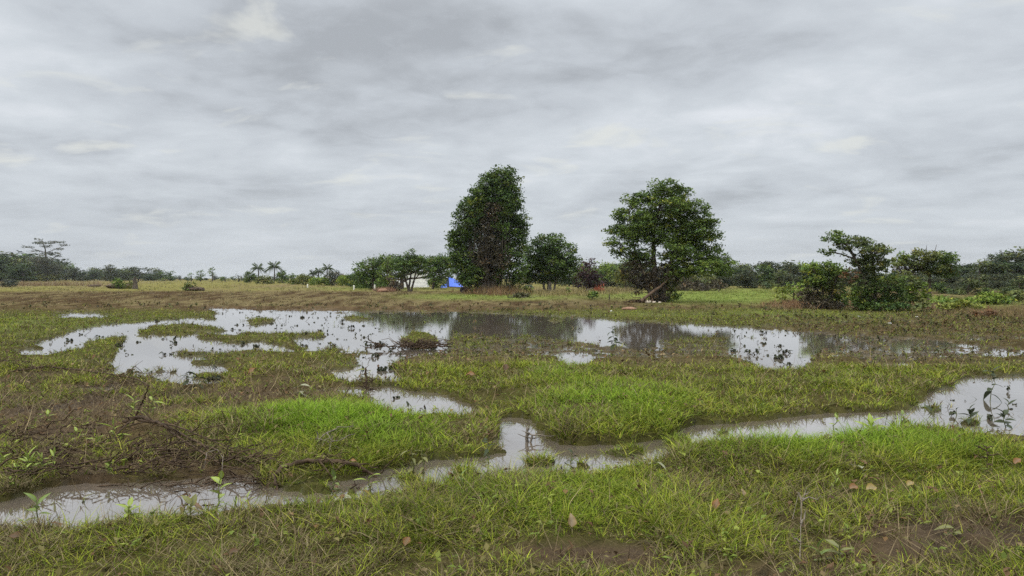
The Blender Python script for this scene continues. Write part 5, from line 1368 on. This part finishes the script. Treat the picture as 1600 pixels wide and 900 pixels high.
dead_leaf(356, 895, .10, 'brown', 'brown dead leaf at the bottom edge left of the middle', .4, .8, .2, .05)
dead_leaf(632, 880, .10, 'orange', 'rusty dead leaf in the bottom turf left of the bare mud', .8, 1.2, .3, .05)
dead_leaf(545, 750, .09, 'orange', 'pinkish red leaf caught on the broken limb over the water', .2, .1, .2, .13)
dead_leaf(388, 600, .22, 'orange', 'reddish dead leaf standing in the brown turf below the left pond', 1.0, .4, .4, .05)
dead_leaf(728, 600, .25, 'orange', 'reddish fallen leaf in the middle of the brown grass', .3, .2, .3, .06)
dead_leaf(790, 590, .22, 'brown', 'brown dead leaf left of the brightest green tuft', 1.0, 1.4, .2, .05)
dead_leaf(1030, 556, .30, 'tan', 'pale tan dead leaf at the near shore of the far pond', .3, .1, .3, .05)

# small weeds standing in the flooded ponds: one of each kind, then copies
def water_weed(u, v, k, lab, grp, sc_):
    x, y = gp(u, v)
    o = copy_tree(PW[k]) if PW[k].get('used') else PW[k]
    PW[k]['used'] = 1
    if 'used' in o: pass
    o.location = (x, y, max(zat(x, y), -.008)); o.scale = (sc_,) * 3; o.rotation_euler = (rng.normal(0, .3), rng.normal(0, .3), rng.random() * 6.28)
    tag(o, lab, 'weed', grp); return o


PW = []
for k in range(7):
    tb = Bag(); root = empty('water_weed', (0, 0, 0))
    st = Tubes()
    for c_ in range((1, 1, 2, 1, 3, 5, 1)[k]):
        tip = np.array([rng.normal(0, .09), rng.normal(0, .09), (.16, .30, .12, .07, .14, .10, .2)[k] * (.6 + .7 * rng.random())]); P = wander((rng.normal(0, .03), rng.normal(0, .03), -.03), tip, 5, .06)
        st.add(P, np.linspace(.008, .005, 5), 5)
        for j in range((4, 3, 6, 5, 4, 5, 2)[k]):
            az = rng.random() * 6.28; el = rng.normal(-.3, .5); ll_ = .05 + .09 * rng.random(); V, Qd = leaf_vq(ll_, ll_ * .6, .5, .25, 5)
            ca, sa, ce, se = math.cos(az), math.sin(az), math.cos(el), math.sin(el)
            V = V @ np.array([[ca * ce, sa * ce, se], [-sa, ca, 0], [-ca * se, -sa * se, ce]]) + P[-1 - (j % 2)]
            tb.add(V, Qd, np.tile(np.array([[.05, .055, .03]]) * (.7 + .6 * rng.random()), (len(V), 1)))
    tb.build('leaf_cluster', M_WEED, root); st.build('stem', M_DEADWOOD, root)
    PW.append(root)
cand = []
for (ua, ub, va, vb, n_, lab, grp) in ((350, 700, 488, 560, 160, 'small dark wilted weed standing in the open water of the far pond', 'weeds in the far pond'),
                                       (1120, 1270, 515, 580, 56, 'dark wilted weed standing in the bright water at the right end of the far pond', 'weeds at the right end of the far pond'),
                                       (40, 345, 500, 600, 52, 'dark wilted weed standing in the left pond', 'weeds in the left pond'),
                                       (505, 735, 575, 650, 14, 'dark wilted weed standing in the small pools between the mounds', 'weeds in the small pools'),
                                       (1460, 1600, 600, 665, 9, 'dark wilted weed stub in the right pool', 'weed stubs in the right pool')):
    got = 0
    for _ in range(4000):
        u, v = ua + (ub - ua) * rng.random(), va + (vb - va) * rng.random() ** 1.2
        x, y = gp(u, v)
        if zat(x, y) < -.02:
            water_weed(u, v, int(rng.integers(0, 7)), lab, grp, (.26 + .55 * rng.random() ** 2) * (.7 if v > 600 else 1.0)); got += 1
            if got >= n_: break
for o in list(col.objects):
    if 'used' in o: del o['used']

# ------------------------------------------------------------------ damp air
M_HAZE, n, l, out = new_mat('damp_air')
pv = n.new('ShaderNodeVolumePrincipled'); pv.inputs['Density'].default_value = HAZE = .00011
pv.inputs['Color'].default_value = (.90, .94, 1.0, 1); pv.inputs['Anisotropy'].default_value = .2
l.new(pv.outputs[0], out.inputs['Volume'])
V, Qd = bx_vq((-2400, -80, -1.6), (2400, 1520, 21.0))
hz_ = mesh_np('haze', V, Qd, M_HAZE, None, False); tag(hz_, kind='stuff')
